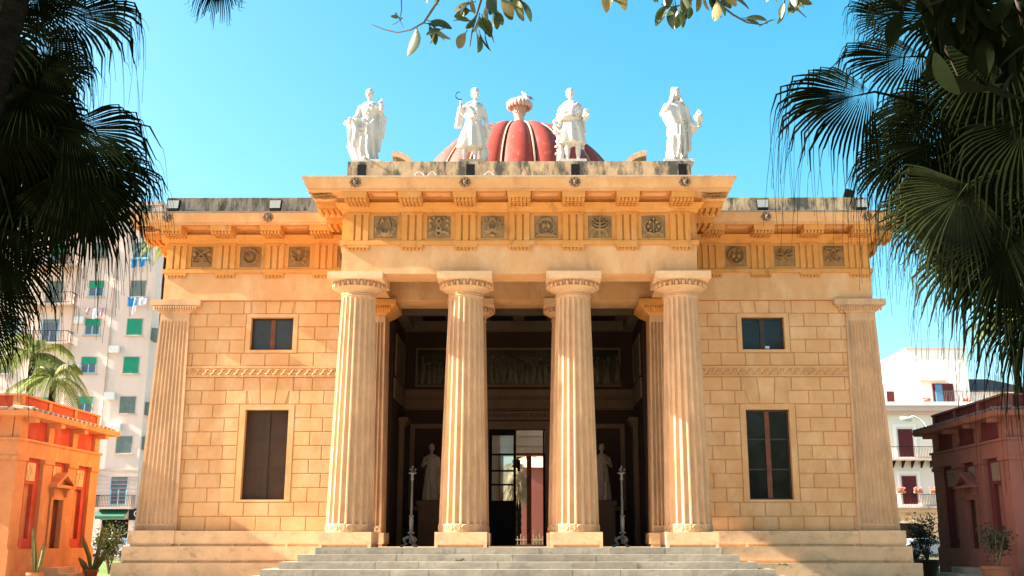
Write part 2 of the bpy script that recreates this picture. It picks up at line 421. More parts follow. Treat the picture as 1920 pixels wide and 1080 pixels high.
    if sg > 0:
        win('w', 2.82, 5.60, 'glass_dark', (3.75, 4.68), 'wood_dark', True)
        a = win('w', 7.51, 8.57, 'glass_dark', None, 'wood_dark', False)
        s_ = MB(); s_.box(7.87 + .08, 7.87 + .22, WF + .180, WF + .187, 7.575, 7.655); s_.build('sticker', 'cloth_white', a, off=OFF)
    else:
        win('w', 2.82, 5.60, 'screen', (3.75, 4.68), 'screen', False)
        win('w', 7.51, 8.57, 'glass_grey', None, 'wood_dark', True)
for sg in (-1, 1): wing_wall(sg)
# side and rear walls
m = MB(); m.box(-11.36, -11.0, WF + .352, 50, 1.0, 9.12); P(m, 'wall', 'plaster')
m = MB(); m.box(11.0, 11.36, WF + .352, 50, 1.0, 9.12); P(m, 'wall', 'plaster')

# --- stepped base of the block
def base_course(name, z0, z1, out, mt):
    # front run left and right of the stair, and the flanks
    f = 32.8 - out; X = 11.42 + out * .86
    for sg in (-1, 1):
        m = MB(); a, b_ = (5.3, X)
        if sg < 0: a, b_ = -b_, -a
        slot = .075
        m.box(a, b_, f, 49.9, z0 + slot, z1)
        m.box(a + (.02 if sg < 0 else 0), b_ - (.02 if sg > 0 else 0), f + .045, 49.9, z0, z0 + slot)
        x = 5.3
        while x < X - .3:
            w_ = .07; q = min(x + w_, X)
            m.box(*((x, q) if sg > 0 else (-q, -x)), f, f + .045, z0, z0 + slot); x += 1.62
        m.box(*((X - .08, X) if sg > 0 else (-X, -X + .08)), f, f + .045, z0, z0 + slot)
        P(m, name, mt)
base_course('base_course', 1.42, 1.88, .30, 'pale_stone')
base_course('base_course', .94, 1.42, .50, 'pale_stone')
base_course('base_course', GZ, .94, .72, 'pale_stone')

# --- corner pilasters (battered, fluted)
def corner_pilaster(sg):
    nf = 8
    b0, b1, t0, t1 = 10.42, 11.71, 10.53, 11.46
    zb, zt = 1.88, 8.70
    yb, yt = 32.80, 32.815
    rows = [(zb, 0), (2.10, 0), (2.11, 1), (8.40, 1), (8.44, .5), (8.47, 0), (zt, 0)]
    # cross-section along x with scallops
    us = []; dep = []
    mg = .055
    us.append(0); dep.append(0)
    for i in range(nf):
        a = mg + (1 - 2 * mg) * i / nf; c = mg + (1 - 2 * mg) * (i + 1) / nf; L = c - a
        for j in range(9):
            t = j / 8; us.append(a + L * (.12 + .76 * t)); dep.append(math.sin(PI * t) ** .7)
    us.append(1); dep.append(0)
    m = MB(); v = []; n = len(us)
    for z, fl in rows:
        t = (z - zb) / (zt - zb); xa = b0 + (t0 - b0) * t; xb = b1 + (t1 - b1) * t; y = yb + (yt - yb) * t
        for u, d in zip(us, dep): v.append((sg * (xa + (xb - xa) * u), y + .048 * d * fl, z))
        for x in (xb, xa): v.append((sg * x, 33.6, z))
    N = n + 2; f = []
    for j in range(len(rows) - 1):
        for i in range(N):
            q = (j * N + i, j * N + (i + 1) % N, (j + 1) * N + (i + 1) % N, (j + 1) * N + i)
            f.append(q if sg > 0 else q[::-1])
    m.add(v, f)
    po = P(m, 'pilaster', 'column_stone')
    r = MB()
    for i in range(nf):
        x = sg * (b0 + (b1 - b0) * (.055 + .89 * (i + .5) / nf)); r.torus((x, 32.797, 1.985), .055, .016); r.torus((x, 32.797, 1.985), .02, .012)
    r.build('rosette_band', 'column_stone', po, off=OFF)
    c = MB()
    X = lambda a, b_: (a, b_) if sg > 0 else (-b_, -a)
    c.box(*X(10.15, 11.79), 32.64, 33.7, 8.93, 9.115)
    a0 = X(10.20, 11.74); a1 = X(10.50, 11.48)
    c.frus((*a1, 32.80, 33.6), 8.70, (*X(10.36, 11.6), 32.72, 33.65), 8.80)
    c.frus((*X(10.36, 11.6), 32.72, 33.65), 8.80, (*a0, 32.67, 33.66), 8.93)
    co = c.build('capital', 'column_stone', po, off=OFF)
    e = MB(); ne = 18
    for i in range(ne):
        x = sg * (10.27 + (11.67 - 10.27) * (i + .5) / ne); e.tube([(x, 32.76, 8.745), (x, 32.71, 8.80), (x, 32.675, 8.90)], [.018, .03, .034], 6)
    e.build('tongue_moulding', 'column_stone', po, off=OFF, smooth=True)
    b = MB(); b.box(*X(10.36, 11.75), 32.455, 33.0, 1.50, 1.884); b.box(*X(10.42, 11.70), 32.49, 33.0, 1.43, 1.50); b.build('plinth', 'pale_stone', po, off=OFF)
for sg in (-1, 1): corner_pilaster(sg)

# --- reliefs
def motif(kind):
    S_ = []        # ('s', pts, w, h) strokes / ('e', cx, cy, rx, ry, ang, h) ellipses
    def st(pts, w_=.035, h=1., mir=True):
        S_.append(('s', pts, w_, h))
        if mir: S_.append(('s', [(-x, y) for x, y in pts], w_, h))
    def el(x, y, rx, ry, a=0, h=1., mir=True):
        S_.append(('e', x, y, rx, ry, a, h))
        if mir: S_.append(('e', -x, y, rx, ry, -a, h))
    def arc(x0, y0, x1, y1, bend, w_=.04):
        pts = []
        for i in range(8):
            t = i / 7; x = x0 + (x1 - x0) * t; y = y0 + (y1 - y0) * t; o = bend * math.sin(PI * t)
            pts.append((x - (y1 - y0) * o, y + (x1 - x0) * o))
        st(pts, w_)
    if kind == 0:
        for a in (10, 35, 60, 85): arc(.02, -.35, .42 * math.sin(math.radians(a)) + .02, -.05 + .45 * math.cos(math.radians(a)), -.25, .035)
        el(.1, -.36, .13, .07, .5); el(0, -.33, .07, .13, 0, 1.2, False); el(.26, -.38, .12, .05, .2); el(.12, .3, .06, .09, -.3); el(.33, .22, .08, .05, .5)
    elif kind == 1:
        st([(0, .38), (.09, .25), (0, .08), (-.09, -.08), (0, -.22)], .05); el(.1, -.18, .08, .14, 0); el(0, .36, .1, .05, 0, 1, False)
        arc(.05, -.38, .42, -.3, .3, .05); el(.36, .28, .1, .08, .6); el(.36, .05, .08, .1, .2); el(.3, -.28, .13, .05, -.5); el(.2, .4, .08, .05, 0)
    elif kind == 2:
        for a, b_ in ((5, .44), (28, .44), (50, .42), (72, .4), (92, .38)):
            x1 = b_ * math.sin(math.radians(a)); y1 = -.1 + b_ * 1.1 * math.cos(math.radians(a)); arc(.03, -.18, x1, y1, -.28, .042)
        el(0, -.12, .05, .2, 0, 1.2, False); el(0, -.38, .14, .05, 0, 1.2, False); el(.12, -.25, .09, .06, .4)
    elif kind == 3:
        for q in range(9):
            a = math.radians(-60 + q * 22); el(.34 * math.cos(a), .02 + .34 * math.sin(a), .11, .035, a + 1.2, .9)
        el(.09, .05, .09, .16, .2); arc(.02, -.3, .36, -.2, -.3, .04); arc(0, -.38, .4, -.42, .1, .03); el(0, -.15, .05, .08, 0, 1, False)
    elif kind == 4:
        for y, r in ((.1, .36), (.24, .3), (-.02, .4)): arc(0, y - .1, r, y + .12, -.2, .03)
        for q in range(7): el(.1 + .05 * q, .34 - .06 * q, .07, .025, .5)
        st([(0, -.4), (0, .4)], .045, 1, False); arc(0, -.15, .32, -.4, .3, .045); el(.2, .05, .1, .03, .3); el(.3, -.06, .1, .03, -.2)
    elif kind == 5:
        for q in range(8):
            a = math.radians(-80 + q * 24); el(.36 * math.cos(a), .36 * math.sin(a), .09, .04, a + 1.57, .9)
        el(.14, .2, .09, .09); el(.22, .0, .08, .09); el(.12, -.18, .07, .07); el(0, .34, .07, .06, 0, 1, False); st([(0, .3), (0, -.3)], .03, 1, False); arc(.02, -.36, .4, -.4, .25, .05)
    elif kind == 6:
        arc(-.36, -.34, .36, .34, .1, .035); el(.33, .12, .11, .12); el(.12, .2, .1, .04, .7); el(.25, -.3, .12, .05, -.7); el(.08, -.06, .06, .06); el(.3, .36, .1, .05, .3); el(.38, -.12, .04, .1)
    elif kind == 7:
        el(0, 0, .17, .22, 0, 1.3, False)
        for x in (0, .08): S_.append(('e', x, 0, .02, .2, 0, -.4)); S_.append(('e', -x, 0, .02, .2, 0, -.4))
        for q in range(10): a = math.radians(-85 + q * 19); el(.34 * math.cos(a), .36 * math.sin(a), .09, .05, a + 1.2)
    elif kind == 8:
        el(0, .26, .11, .11, 0, 1.3, False)
        for q in range(6): a = q * PI / 3; el(.11 * math.cos(a), .26 + .11 * math.sin(a), .05, .05, 0, 1, False)
        st([(0, .2), (0, -.38)], .03, 1, False); arc(0, -.3, .34, .1, -.2); el(.28, -.1, .13, .07, .4); el(.2, -.3, .13, .06, -.3); el(.33, .16, .12, .07, .7)
    elif kind == 9:
        el(.13, .02, .11, .15); el(.12, .28, .08, .08); el(0, -.2, .09, .1, 0, 1, False)
        for q in range(9): a = math.radians(-80 + q * 21); el(.36 * math.cos(a), .37 * math.sin(a), .1, .04, a + 1.3)
    elif kind == 10:
        for a in (25, 50, 155, 130): a_ = math.radians(a); el(.22 * math.cos(a_), .22 * math.sin(a_), .22, .045, a_, 1, False); el(-.18 * math.cos(a_), -.18 * math.sin(a_), .18, .05, a_, 1, False)
        el(0, 0, .06, .06, 0, 1.3, False); el(.3, -.05, .12, .04, .1)
    else:
        for q in range(14): S_.append(('e', random.uniform(-.12, .12), random.uniform(-.28, .12), .05, .05, 0, 1.1))
        el(.3, .2, .14, .1, .4); el(.32, -.2, .08, .14, .2); el(.0, .28, .13, .09, 0, 1, False); arc(0, .35, .4, .3, .1, .03); el(.3, .38, .1, .04)
    return S_
def relief(mb, cx, cz, y, sz, kind, n=44, amp=.055):
    g_ = np.linspace(-.5, .5, n); X, Z = np.meshgrid(g_, g_); H = np.zeros_like(X)
    for e in motif(kind):
        if e[0] == 's':
            pts = e[1]; D = np.full_like(X, 9.)
            for (x0, y0), (x1, y1) in zip(pts[:-1], pts[1:]):
                dx, dy = x1 - x0, y1 - y0; L = dx * dx + dy * dy + 1e-9
                t = np.clip(((X - x0) * dx + (Z - y0) * dy) / L, 0, 1); D = np.minimum(D, np.hypot(X - x0 - t * dx, Z - y0 - t * dy))
            h = e[3] * np.sqrt(np.clip(1 - (D / e[2]) ** 2, 0, 1))
        else:
            _, x, y_, rx, ry, a, hh = e; u = (X - x) * math.cos(a) + (Z - y_) * math.sin(a); v = -(X - x) * math.sin(a) + (Z - y_) * math.cos(a)
            h = hh * np.sqrt(np.clip(1 - (u / rx) ** 2 - (v / ry) ** 2, 0, 1))
            if hh < 0: H = H + h; continue
        H = np.maximum(H, h)
    H = H + np.random.RandomState(kind).uniform(0, .04, H.shape)
    H[0, :] = H[-1, :] = 0; H[:, 0] = H[:, -1] = 0
    v = [(cx + X[i, j] * sz, y - H[i, j] * amp, cz + Z[i, j] * sz) for i in range(n) for j in range(n)]
    f = [(i * n + j, i * n + j + 1, (i + 1) * n + j + 1, (i + 1) * n + j) for i in range(n - 1) for j in range(n - 1)]
    mb.add(v, f)

# --- entablature pieces
def T(mb, tr):
    mb.v = [tuple(tr(Vector(p))) for p in mb.v]; return mb
def lion(parent, x, y, z, proto=[None]):
    if proto[0] is None:
        m = MB()
        m.ball((0, .02, 0), (.085, .08, .10), 12, 9)
        m.ball((0, -.10, -.03), (.05, .05, .045), 8, 6); m.ball((0, -.14, -.005), (.022, .02, .022), 6, 5)
        m.ball((0, -.085, -.085), (.04, .03, .018), 6, 5)
        for q in (-1, 1):
            m.ball((q * .035, -.085, .035), (.018, .015, .014), 6, 5); m.ball((q * .045, -.08, .065), (.035, .02, .012), 6, 5)
            m.ball((q * .028, -.125, -.045), (.024, .022, .02), 6, 5); m.ball((q * .085, -.03, .09), (.025, .02, .03), 6, 5)
        for i in range(18):
            a = 2 * PI * i / 18; r = .115 + .03 * (i % 2)
            m.tube([(.09 * math.cos(a), -.02, .09 * math.sin(a)), (r * math.cos(a), -.015, r * math.sin(a)), ((r + .025) * math.cos(a + .2), .01, (r + .025) * math.sin(a + .2))], [.028, .024, .010], 5)
        proto[0] = m.build('lion_head', 'lion_stone', parent, smooth=True); o = proto[0]
    else:
        o = proto[0].copy(); COL.objects.link(o); o.parent = parent
    o.location = (x - OFF[0], y - OFF[1], z - OFF[2]); return o
def mutule(tr, parent):
    m = MB()
    m.frus((-.325, .325, -.74, 0), 11.215, (-.345, .345, -.76, 0), 11.395)
    m.m = 1
    for r in range(4):
        for c in range(6):
            x = -.27 + .108 * c; y = -.66 + .18 * r
            m.frus((x - .038, x + .038, y - .045, y + .045), 11.12 + 0.0 * r, (x - .032, x + .032, y - .04, y + .04), 11.216)
    return P(T(m, tr), 'mutule', ['plaster_trim', 'plaster_trim'])
def triglyph(tr):
    m = MB()
    m.box(-.32, .32, -.035, .0, 10.15, 11.0)
    for c in (-.215, 0, .215):
        m.frus((c - .078, c + .078, -.085, -.034), 10.15, (c - .078, c + .078, -.085, -.034), 10.93)
    m.box(-.325, .325, -.10, -.03, 10.93, 11.0)
    t = P(T(m, tr), 'triglyph', 'plaster_trim')
    m = MB(); m.box(-.33, .33, -.095, .0, 9.93, 10.01)
    for c in range(6): x = -.275 + .11 * c; m.frus((x - .038, x + .038, -.085, -.005), 9.85, (x - .028, x + .028, -.078, -.005), 9.931)
    m = T(m, tr).build('regula', 'plaster_trim', t, off=OFF)
    return t
RW = [0]
def entab(X0, X1, Y0, Y1, e, tx, kinds, rmat, sides):
    """X0..X1 front extent, face at Y0, back Y1; e = tiny inset so two blocks never share a plane"""
    h1 = (X0 + 1.0, X1 - 1.0, Y0 + 1.0, 32.81) if e == 0 else (-4.45, 4.45, 34.1, 49.5)
    h2 = None if e == 0 else (-4.8, 4.8, 37.7, 49.5)
    A = lambda o: (X0 - o, X1 + o, Y0 - o, Y1 - e)
    m = MB(); m.ring(A(0), 9.15 + (e and -.03), A(0), 10.01, h1); P(m, 'architrave', 'plaster')
    m = MB(); m.ring(A(.07), 10.01, A(.07), 10.13 - e, h2); m.ring(A(.05), 10.13 - e, A(.05), 10.15 - e * 1.5, h2); P(m, 'taenia', 'plaster_trim')
    m = MB(); m.ring(A(-.03), 10.15 - e * 1.5, A(-.03), 11.0 - e, h2); P(m, 'frieze', 'plaster_trim')
    m = MB(); m.ring(A(.05), 11.0 - e, A(.10), 11.09 - e, h2); m.ring(A(.12), 11.09 - e, A(.24), 11.25 - e, h2); m.ring(A(.16), 11.25 - e, A(.16), 11.40 - e, h2); P(m, 'bed_moulding', 'plaster_trim')
    # corona with a sloping face, crowned by a thin fillet
    m = MB()
    o0, o1, o2 = .90, .93, 1.04
    m.ring(A(o0), 11.396 - e, A(o0), 11.46 - e, h2); m.ring(A(o1), 11.46 - e, A(o2), 11.745 - e, h2); P(m, 'cornice', 'plaster')
    m = MB(); m.ring(A(o2 + .03), 11.745 - e, A(o2 + .03), 11.79 - e, h2); P(m, 'cornice_edge', 'coping' if e == 0 else 'lead_edge')
    # front: triglyphs, mutules, metopes
    for x in tx:
        tr = lambda p, x=x: Vector((x + p.x, Y0 + .03 + p.y, p.z)); triglyph(tr)
        tr = lambda p, x=x: Vector((x + p.x, Y0 - .1 + p.y, p.z)); mutule(tr, B)
    for i, k in enumerate(kinds):
        xc = (tx[i] + tx[i + 1]) / 2; s_ = .69; y = Y0 + .03
        fo = MB(); w0 = (tx[i + 1] - tx[i]) / 2 - .32; h = s_ / 2
        fo.box(xc - w0, xc - h, y - .035, y + .001, 10.15, 10.995); fo.box(xc + h, xc + w0, y - .035, y + .001, 10.15, 10.995)
        fo.box(xc - h, xc + h, y - .035, y + .001, 10.91, 10.995); fo.box(xc - h, xc + h, y - .035, y + .001, 10.15, 10.22)
        po = P(fo, 'metope', 'plaster_trim')
        r = MB(); relief(r, xc, 10.565, y - .012, s_ - .004, k, amp=.13); r.build('carved_panel', rmat, po, off=OFF, smooth=True)
    # soffit coffers between mutules
    for i in range(len(tx) - 1):
        a, b_ = tx[i] + .40, tx[i + 1] - .40
        m = MB(); yy0, yy1 = Y0 - .82, Y0 - .28
        m.box(a - .03, a + .03, yy0, yy1, 11.35, 11.394 - e); m.box(b_ - .03, b_ + .03, yy0, yy1, 11.35, 11.394 - e)
        m.box(a + .03, b_ - .03, yy0, yy0 + .05, 11.35, 11.394 - e); m.box(a + .03, b_ - .03, yy1 - .05, yy1, 11.35, 11.394 - e); P(m, 'coffer', 'soffit')
    # flanks
    for sg in sides:
        xf = X1 if sg > 0 else X0; y = Y0 + .46
        while y < Y1 - .9:
            tr = lambda p, y=y: Vector((xf - sg * .03 - sg * p.y, y + sg * p.x, p.z)); triglyph(tr)
            tr = lambda p, y=y: Vector((xf + sg * .1 - sg * p.y, y + sg * p.x, p.z)); mutule(tr, B)
            y += 1.577
        # carved honeysuckle under the corner
        m = MB(); rs = random.Random(3)
        for i in range(44):
            u0, v0 = rs.uniform(-.30, .30), rs.uniform(-.18, .18); an = rs.uniform(-.5, .5) + (.9 if i % 5 == 0 else 0); ln = rs.uniform(.10, .2); pts = []
            if (u0 / .36) ** 2 + (v0 / .24) ** 2 > 1: continue
            for j in range(5):
                t = j / 4 - .5; u = u0 + t * 2 * ln * math.cos(an); v_ = v0 + t * 2 * ln * math.sin(an) + .05 * (1 - 4 * t * t) * (1 if v0 > 0 else -1)
                pts.append((xf + sg * .52 + u, Y0 - .5 + v_, 11.372 - rs.uniform(0, .045)))
            m.tube(pts, [.008, .015, .017, .013, .005], 5)
        P(m, 'corner_ornament', 'relief_warm', smooth=True)
pc = [PX + (i - 3) * 1.577 for i in range(7)]
entab(PX - PH, PX + PH, PY, 33.4, 0, pc, [0, 1, 2, 3, 4, 5], 'relief', (-1, 1))
# wings (one block): only the exposed fronts carry ornament
def wings():
    tl = [-11.05 + 1.583 * i for i in range(5)]; tr_ = [-x for x in tl][::-1]
    X0, X1 = -HW, HW
    global RW
    entab(X0, X1, 32.8, 50.2, .005, tl, [6, 7, 8, 9], 'relief_warm', (-1, 1))
    for i in range(5):
        x = tr_[i]
        triglyph(lambda p, x=x: Vector((x + p.x, 32.83 + p.y, p.z))); mutule(lambda p, x=x: Vector((x + p.x, 32.7 + p.y, p.z)), B)
    for i, k in enumerate([7, 9, 10, 11]):
        xc = (tr_[i] + tr_[i + 1]) / 2; s_ = .69; y = 32.83; w0 = .79 - .32; h = s_ / 2
        fo = MB(); fo.box(xc - w0, xc - h, y - .035, y + .001, 10.15, 10.99); fo.box(xc + h, xc + w0, y - .035, y + .001, 10.15, 10.99)
        fo.box(xc - h, xc + h, y - .035, y + .001, 10.91, 10.99); fo.box(xc - h, xc + h, y - .035, y + .001, 10.15, 10.22)
        po = P(fo, 'metope', 'plaster_trim')
        r = MB(); relief(r, xc, 10.565, y - .012, s_ - .004, k, amp=.13); r.build('carved_panel', 'relief_warm', po, off=OFF, smooth=True)
    for i in range(4):
        a, b_ = tr_[i] + .40, tr_[i + 1] - .40; yy0, yy1 = 31.98, 32.52
        m = MB(); m.box(a - .03, a + .03, yy0, yy1, 11.35, 11.389); m.box(b_ - .03, b_ + .03, yy0, yy1, 11.35, 11.389)
        m.box(a + .03, b_ - .03, yy0, yy0 + .05, 11.35, 11.389); m.box(a + .03, b_ - .03, yy1 - .05, yy1, 11.35, 11.389); P(m, 'coffer', 'soffit')
wings()
for x in (pc[0], pc[2], pc[4], pc[6]): lion(B, x + .03, PY - 1.0, 11.61)
for x in (-11.13, -7.92, 7.92, 11.13): lion(B, x, 32.8 - 1.0, 11.60)
# parapets
m = MB(); m.box(PX - 5.06, PX + 5.06, 29.12, 29.80, 11.79, 12.47); P(m, 'parapet', 'weathered')
m = MB(); m.box(-11.35, -4.3, 32.25, 32.75, 11.785, 12.40); P(m, 'parapet', 'weathered_dark')
m = MB(); m.box(4.3, 11.2, 32.25, 32.75, 11.785, 12.38); P(m, 'parapet', 'weathered')
m = MB(); m.ring((-11.3, 11.3, 32.76, 50), 11.79, (-11.3, 11.3, 32.76, 50), 11.93, (-4.7, 4.7, 37.7, 49.5)); P(m, 'roof', 'lead_edge')
m = MB(); a = at(405, 366, 37); b_ = at(503, 366, 37); m.box(a.x - BX, b_.x - BX, 36.9, 38.5, 11.93, 13.78); m.box(a.x - BX - .1, b_.x - BX + .1, 36.8, 38.6, 13.78, 13.86); P(m, 'roof_hatch', 'coping')

# --- round columns
def shaft_mesh(r0, r1, zb, zt, fb, ft, nf=20):
    m = MB(); v = []; f = []; K = 10
    rows = [(zb, 0), (fb, 0), (fb + .005, .85), (fb + .06, 1)] + [(fb + (ft - fb) * t, 1) for t in (.1, .2, .3, .4, .5, .6, .7, .8, .9)] + [(ft - .12, 1), (ft - .05, .8), (ft - .01, .35), (ft, 0), (zt, 0)]
    for z, k in rows:
        t = (z - zb) / (zt - zb); r = r0 + (r1 - r0) * (t ** 1.15)
        for i in range(nf):
            for j in range(K):
                u = (j) / (K - 1); a = 2 * PI * (i + .11 + .78 * u) / nf; d = .085 * math.sin(PI * u) ** .8 * k * (r / r0)
                v.append(((r - d) * math.cos(a), (r - d) * math.sin(a), z))
    N = nf * K
    for q in range(len(rows) - 1):
        for i in range(N): f.append((q * N + i, q * N + (i + 1) % N, (q + 1) * N + (i + 1) % N, (q + 1) * N + i))
    m.add(v, f); return m
def plinth_mb(w_, h, slot=.075):
    m = MB(); q = w_ / 2
    m.box(-q, q, -q, q, slot, h); m.box(-q + .05, q - .05, -q + .05, q - .05, 0, slot)
    for sx in (-1, 1):
        for sy in (-1, 1):
            x = sorted((sx * q, sx * (q - .09))); y = sorted((sy * q, sy * (q - .09)))
            m.box(x[0], x[1], y[0], y[1], 0, slot)
    return m
def make_column(r0, r1):
    o = shaft_mesh(r0, r1, .41, 7.26, .63, 7.08).build('column', 'column_stone', B)
    plinth_mb(r0 * 2 + .10, .41).build('plinth', 'pale_stone', o)
    m = MB()
    for i in range(20):
        a = 2 * PI * (i + .5) / 20; c = Vector(((r0 + .0) * math.cos(a), (r0 + .0) * math.sin(a), .525)); Rm = Matrix.Rotation(a + PI / 2, 3, 'Z')
        for R_, r_ in ((.078, .016), (.042, .012)):
            t = MB(); t.torus((0, 0, 0), R_, r_, 'y', 12, 5); t.v = [tuple(Rm @ Vector(p) + c) for p in t.v]; m.add(t.v, t.f)
        m.ball(c, .018, 6, 4)
    m.build('rosette_band', 'column_stone', o, smooth=True)
    m = MB(); k = r1
    m.lathe([(k + .0, 7.09), (k + .03, 7.11), (k + .0, 7.135), (k + .035, 7.16), (k + .004, 7.19), (k + .02, 7.24), (k + .09, 7.28), (k + .18, 7.335), (k + .215, 7.365), (k + .13, 7.38), (k + .19, 7.50), (k + .26, 7.53)], (0, 0, 0), 60)
    for i in range(24):
        a = 2 * PI * i / 24; Rm = Matrix.Rotation(a, 3, 'Z') @ Matrix.Rotation(-.25, 3, 'Y')
        m.ball(((k + .225) * math.cos(a), (k + .225) * math.sin(a), 7.445), (.055, .055, .088), 8, 7, rot=Rm)
        a += PI / 24; m.tube([((k + .21) * math.cos(a), (k + .21) * math.sin(a), 7.36), ((k + .265) * math.cos(a), (k + .265) * math.sin(a), 7.44), ((k + .29) * math.cos(a), (k + .29) * math.sin(a), 7.53)], [.008, .013, .014], 5)
    m.build('capital', 'column_stone', o, smooth=True, auto=40)
    q = (k + .30)
    m = MB(); m.box(-q, q, -q, q, 7.53, 7.745); m.build('abacus', 'pale_stone', o)
    return o
col0 = make_column(.665, .495)
colx = [PX + (i - 1.5) * 3.157 for i in range(4)]
ck = {col0.name: kids(col0)}
def lc(x, y, z): return (x, y - 32.8, z)
for i, x in enumerate(colx):
    if i == 0: col0.location = lc(x, 30.0, ZP)
    else: copy_tree(col0, B, lc(x, 30.0, ZP), ck)
for x in (colx[1] - .03, colx[2] - .09): 
    c = copy_tree(col0, B, lc(x, 33.45, ZP), ck); c.scale = (.94, .94, 1)
# antae of the inner row
def anta(x0, x1):
    m = MB(); nf = 7; us = [0]; dep = [0]
    for i in range(nf):
        a = .04 + .92 * i / nf; L = .92 / nf
        for j in range(8): t = j / 7; us.append(a + L * (.12 + .76 * t)); dep.append(math.sin(PI * t) ** .7)
    us.append(1); dep.append(0); v = []; f = []; n = len(us); rows = [(1.82, 0), (2.04, 0), (2.05, 1), (8.4, 1), (8.46, 0), (8.68, 0)]
    y = 32.95
    for z, fl in rows:
        t = (z - 1.82) / 6.9; i_ = .09 * t
        for u, d in zip(us, dep): v.append((x0 + i_ + (x1 - x0 - 2 * i_) * u, y + .05 * t + .08 * d * fl, z))
        for x in (x1 - i_, x0 + i_): v.append((x, 34.05, z))
    N = n + 2
    for j in range(len(rows) - 1):
        for i in range(N): f.append((j * N + i, j * N + (i + 1) % N, (j + 1) * N + (i + 1) % N, (j + 1) * N + i))
    m.add(v, f); o = P(m, 'anta', 'column_stone')
    m = MB(); m.box(x0 - .10, x1 + .10, 32.84, 34.1, 1.49, 1.82); m.box(x0 - .05, x1 + .05, 32.89, 34.1, 1.41, 1.49); m.build('plinth', 'pale_stone', o, off=OFF)
    m = MB(); m.frus((x0 + .08, x1 - .08, 32.98, 34.05), 8.66, (x0 - .1, x1 + .1, 32.80, 34.2), 8.78); m.frus((x0 - .1, x1 + .1, 32.80, 34.2), 8.78, (x0 - .24, x1 + .24, 32.70, 34.3), 8.93)
    m.box(x0 - .29, x1 + .29, 32.62, 34.35, 8.93, 9.118); m.build('capital', 'plaster_trim', o, off=OFF)
    m = MB()
    for i in range(16):
        x = x0 - .12 + (x1 - x0 + .24) * (i + .5) / 16; m.tube([(x, 32.86, 8.72), (x, 32.80, 8.79), (x, 32.70, 8.90)], [.018, .032, .036], 6)
    m.build('tongue_moulding', 'plaster_trim', o, off=OFF, smooth=True)
    m = MB()
    for i in range(7): x = x0 + (x1 - x0) * (.04 + .92 * (i + .5) / 7); m.torus((x, 32.945, 1.93), .058, .016); m.torus((x, 32.945, 1.93), .022, .012)
    m.build('rosette_band', 'column_stone', o, off=OFF)
anta(-5.15, -4.17); anta(4.17, 5.15)

# --- porch body: platform, ceiling, vestibule
m = MB(); m.box(PX - 5.5, PX + 5.5, 29.1, 50, GZ, ZP - .001); P(m, 'platform', 'floor_stone')
m = MB(); m.box(PX - PH + 1.01, PX + PH - 1.01, 30.51, 32.79, 9.85, 9.98); P(m, 'porch_ceiling', 'ceiling')
# the architrave box is solid: carve a recess by building beams below instead
steps = []
# steps with stone joints
for i in range(7):
    z1 = ZP - .003 if i == 0 else ZP - .182 * i; z0 = max(GZ - .02, ZP - .182 * (i + 1)); 
    if z1 <= GZ: break
    y0 = 29.0 - .35 * i; hw = 5.47 + .40 * i
    m = MB(); x = -hw; rs = random.Random(i); m.m = 0
    while x < hw:
        L = rs.uniform(1.0, 2.6); x2 = min(x + L, hw)
        if hw - x2 < .5: x2 = hw
        jy = rs.uniform(-.006, .006)
        m.box(x + .004 + PX, x2 - .004 + PX, y0 + jy, 29.6, z0 - .02, z1 + rs.uniform(-.003, .003)); x = x2
    P(m, 'step', 'step_stone')
# cheek blocks under the porch between steps and base courses are part of the platform
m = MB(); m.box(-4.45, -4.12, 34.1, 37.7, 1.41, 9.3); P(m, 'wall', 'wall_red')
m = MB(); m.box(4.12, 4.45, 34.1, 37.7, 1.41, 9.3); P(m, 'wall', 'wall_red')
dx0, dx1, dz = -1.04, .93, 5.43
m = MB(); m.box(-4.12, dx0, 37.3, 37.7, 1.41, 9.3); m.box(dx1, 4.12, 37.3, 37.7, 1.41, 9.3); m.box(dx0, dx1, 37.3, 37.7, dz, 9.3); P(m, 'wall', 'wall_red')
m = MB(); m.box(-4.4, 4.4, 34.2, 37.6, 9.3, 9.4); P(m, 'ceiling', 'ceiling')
m = MB()
for (a, b_, y0, y1) in ((-4.12, 4.12, 36.95, 37.295), (-4.12, 4.12, 34.25, 34.5)): m.box(a, b_, y0, y1, 8.95, 9.29)
m.box(-4.115, -3.75, 34.51, 36.94, 8.95, 9.29); m.box(3.75, 4.115, 34.51, 36.94, 8.95, 9.29)
P(m, 'ceiling_cornice', 'ceiling')
m = MB()
for i in range(6):
    x = -3.4 + i * 1.2; m.box(x, x + .8, 34.9, 36.6, 9.22, 9.29)
P(m, 'ceiling_coffer', 'black_door')
def frame(mb, x0, x1, z0, z1, t, y0, y1):
    mb.box(x0, x0 + t, y0, y1, z0, z1); mb.box(x1 - t, x1, y0, y1, z0, z1); mb.box(x0 + t, x1 - t, y0, y1, z1 - t, z1); mb.box(x0 + t, x1 - t, y0, y1, z0, z0 + t)
m = MB(); frame(m, -3.72, 3.66, 6.95, 8.36, .07, 37.24, 37.299); o = P(m, 'relief_frame', 'inner_cream')
m = MB(); rs = random.Random(5); m.box(-3.65, 3.59, 37.28, 37.299, 7.02, 8.29)
for i in range(34):
    x = -3.5 + 7. * i / 33 + rs.uniform(-.05, .05); h = rs.uniform(.7, 1.0)
    m.tube([(x, 37.27, 7.04), (x + rs.uniform(-.08, .08), 37.26, 7.04 + h * .5), (x, 37.26, 7.04 + h)], [.09, .10, .05], 6); m.ball((x, 37.25, 7.08 + h), .065, 6, 5)
    m.tube([(x, 37.25, 7.04 + h * .8), (x + rs.uniform(-.25, .25), 37.24, 7.04 + h * rs.uniform(.4, .9))], .03, 5)
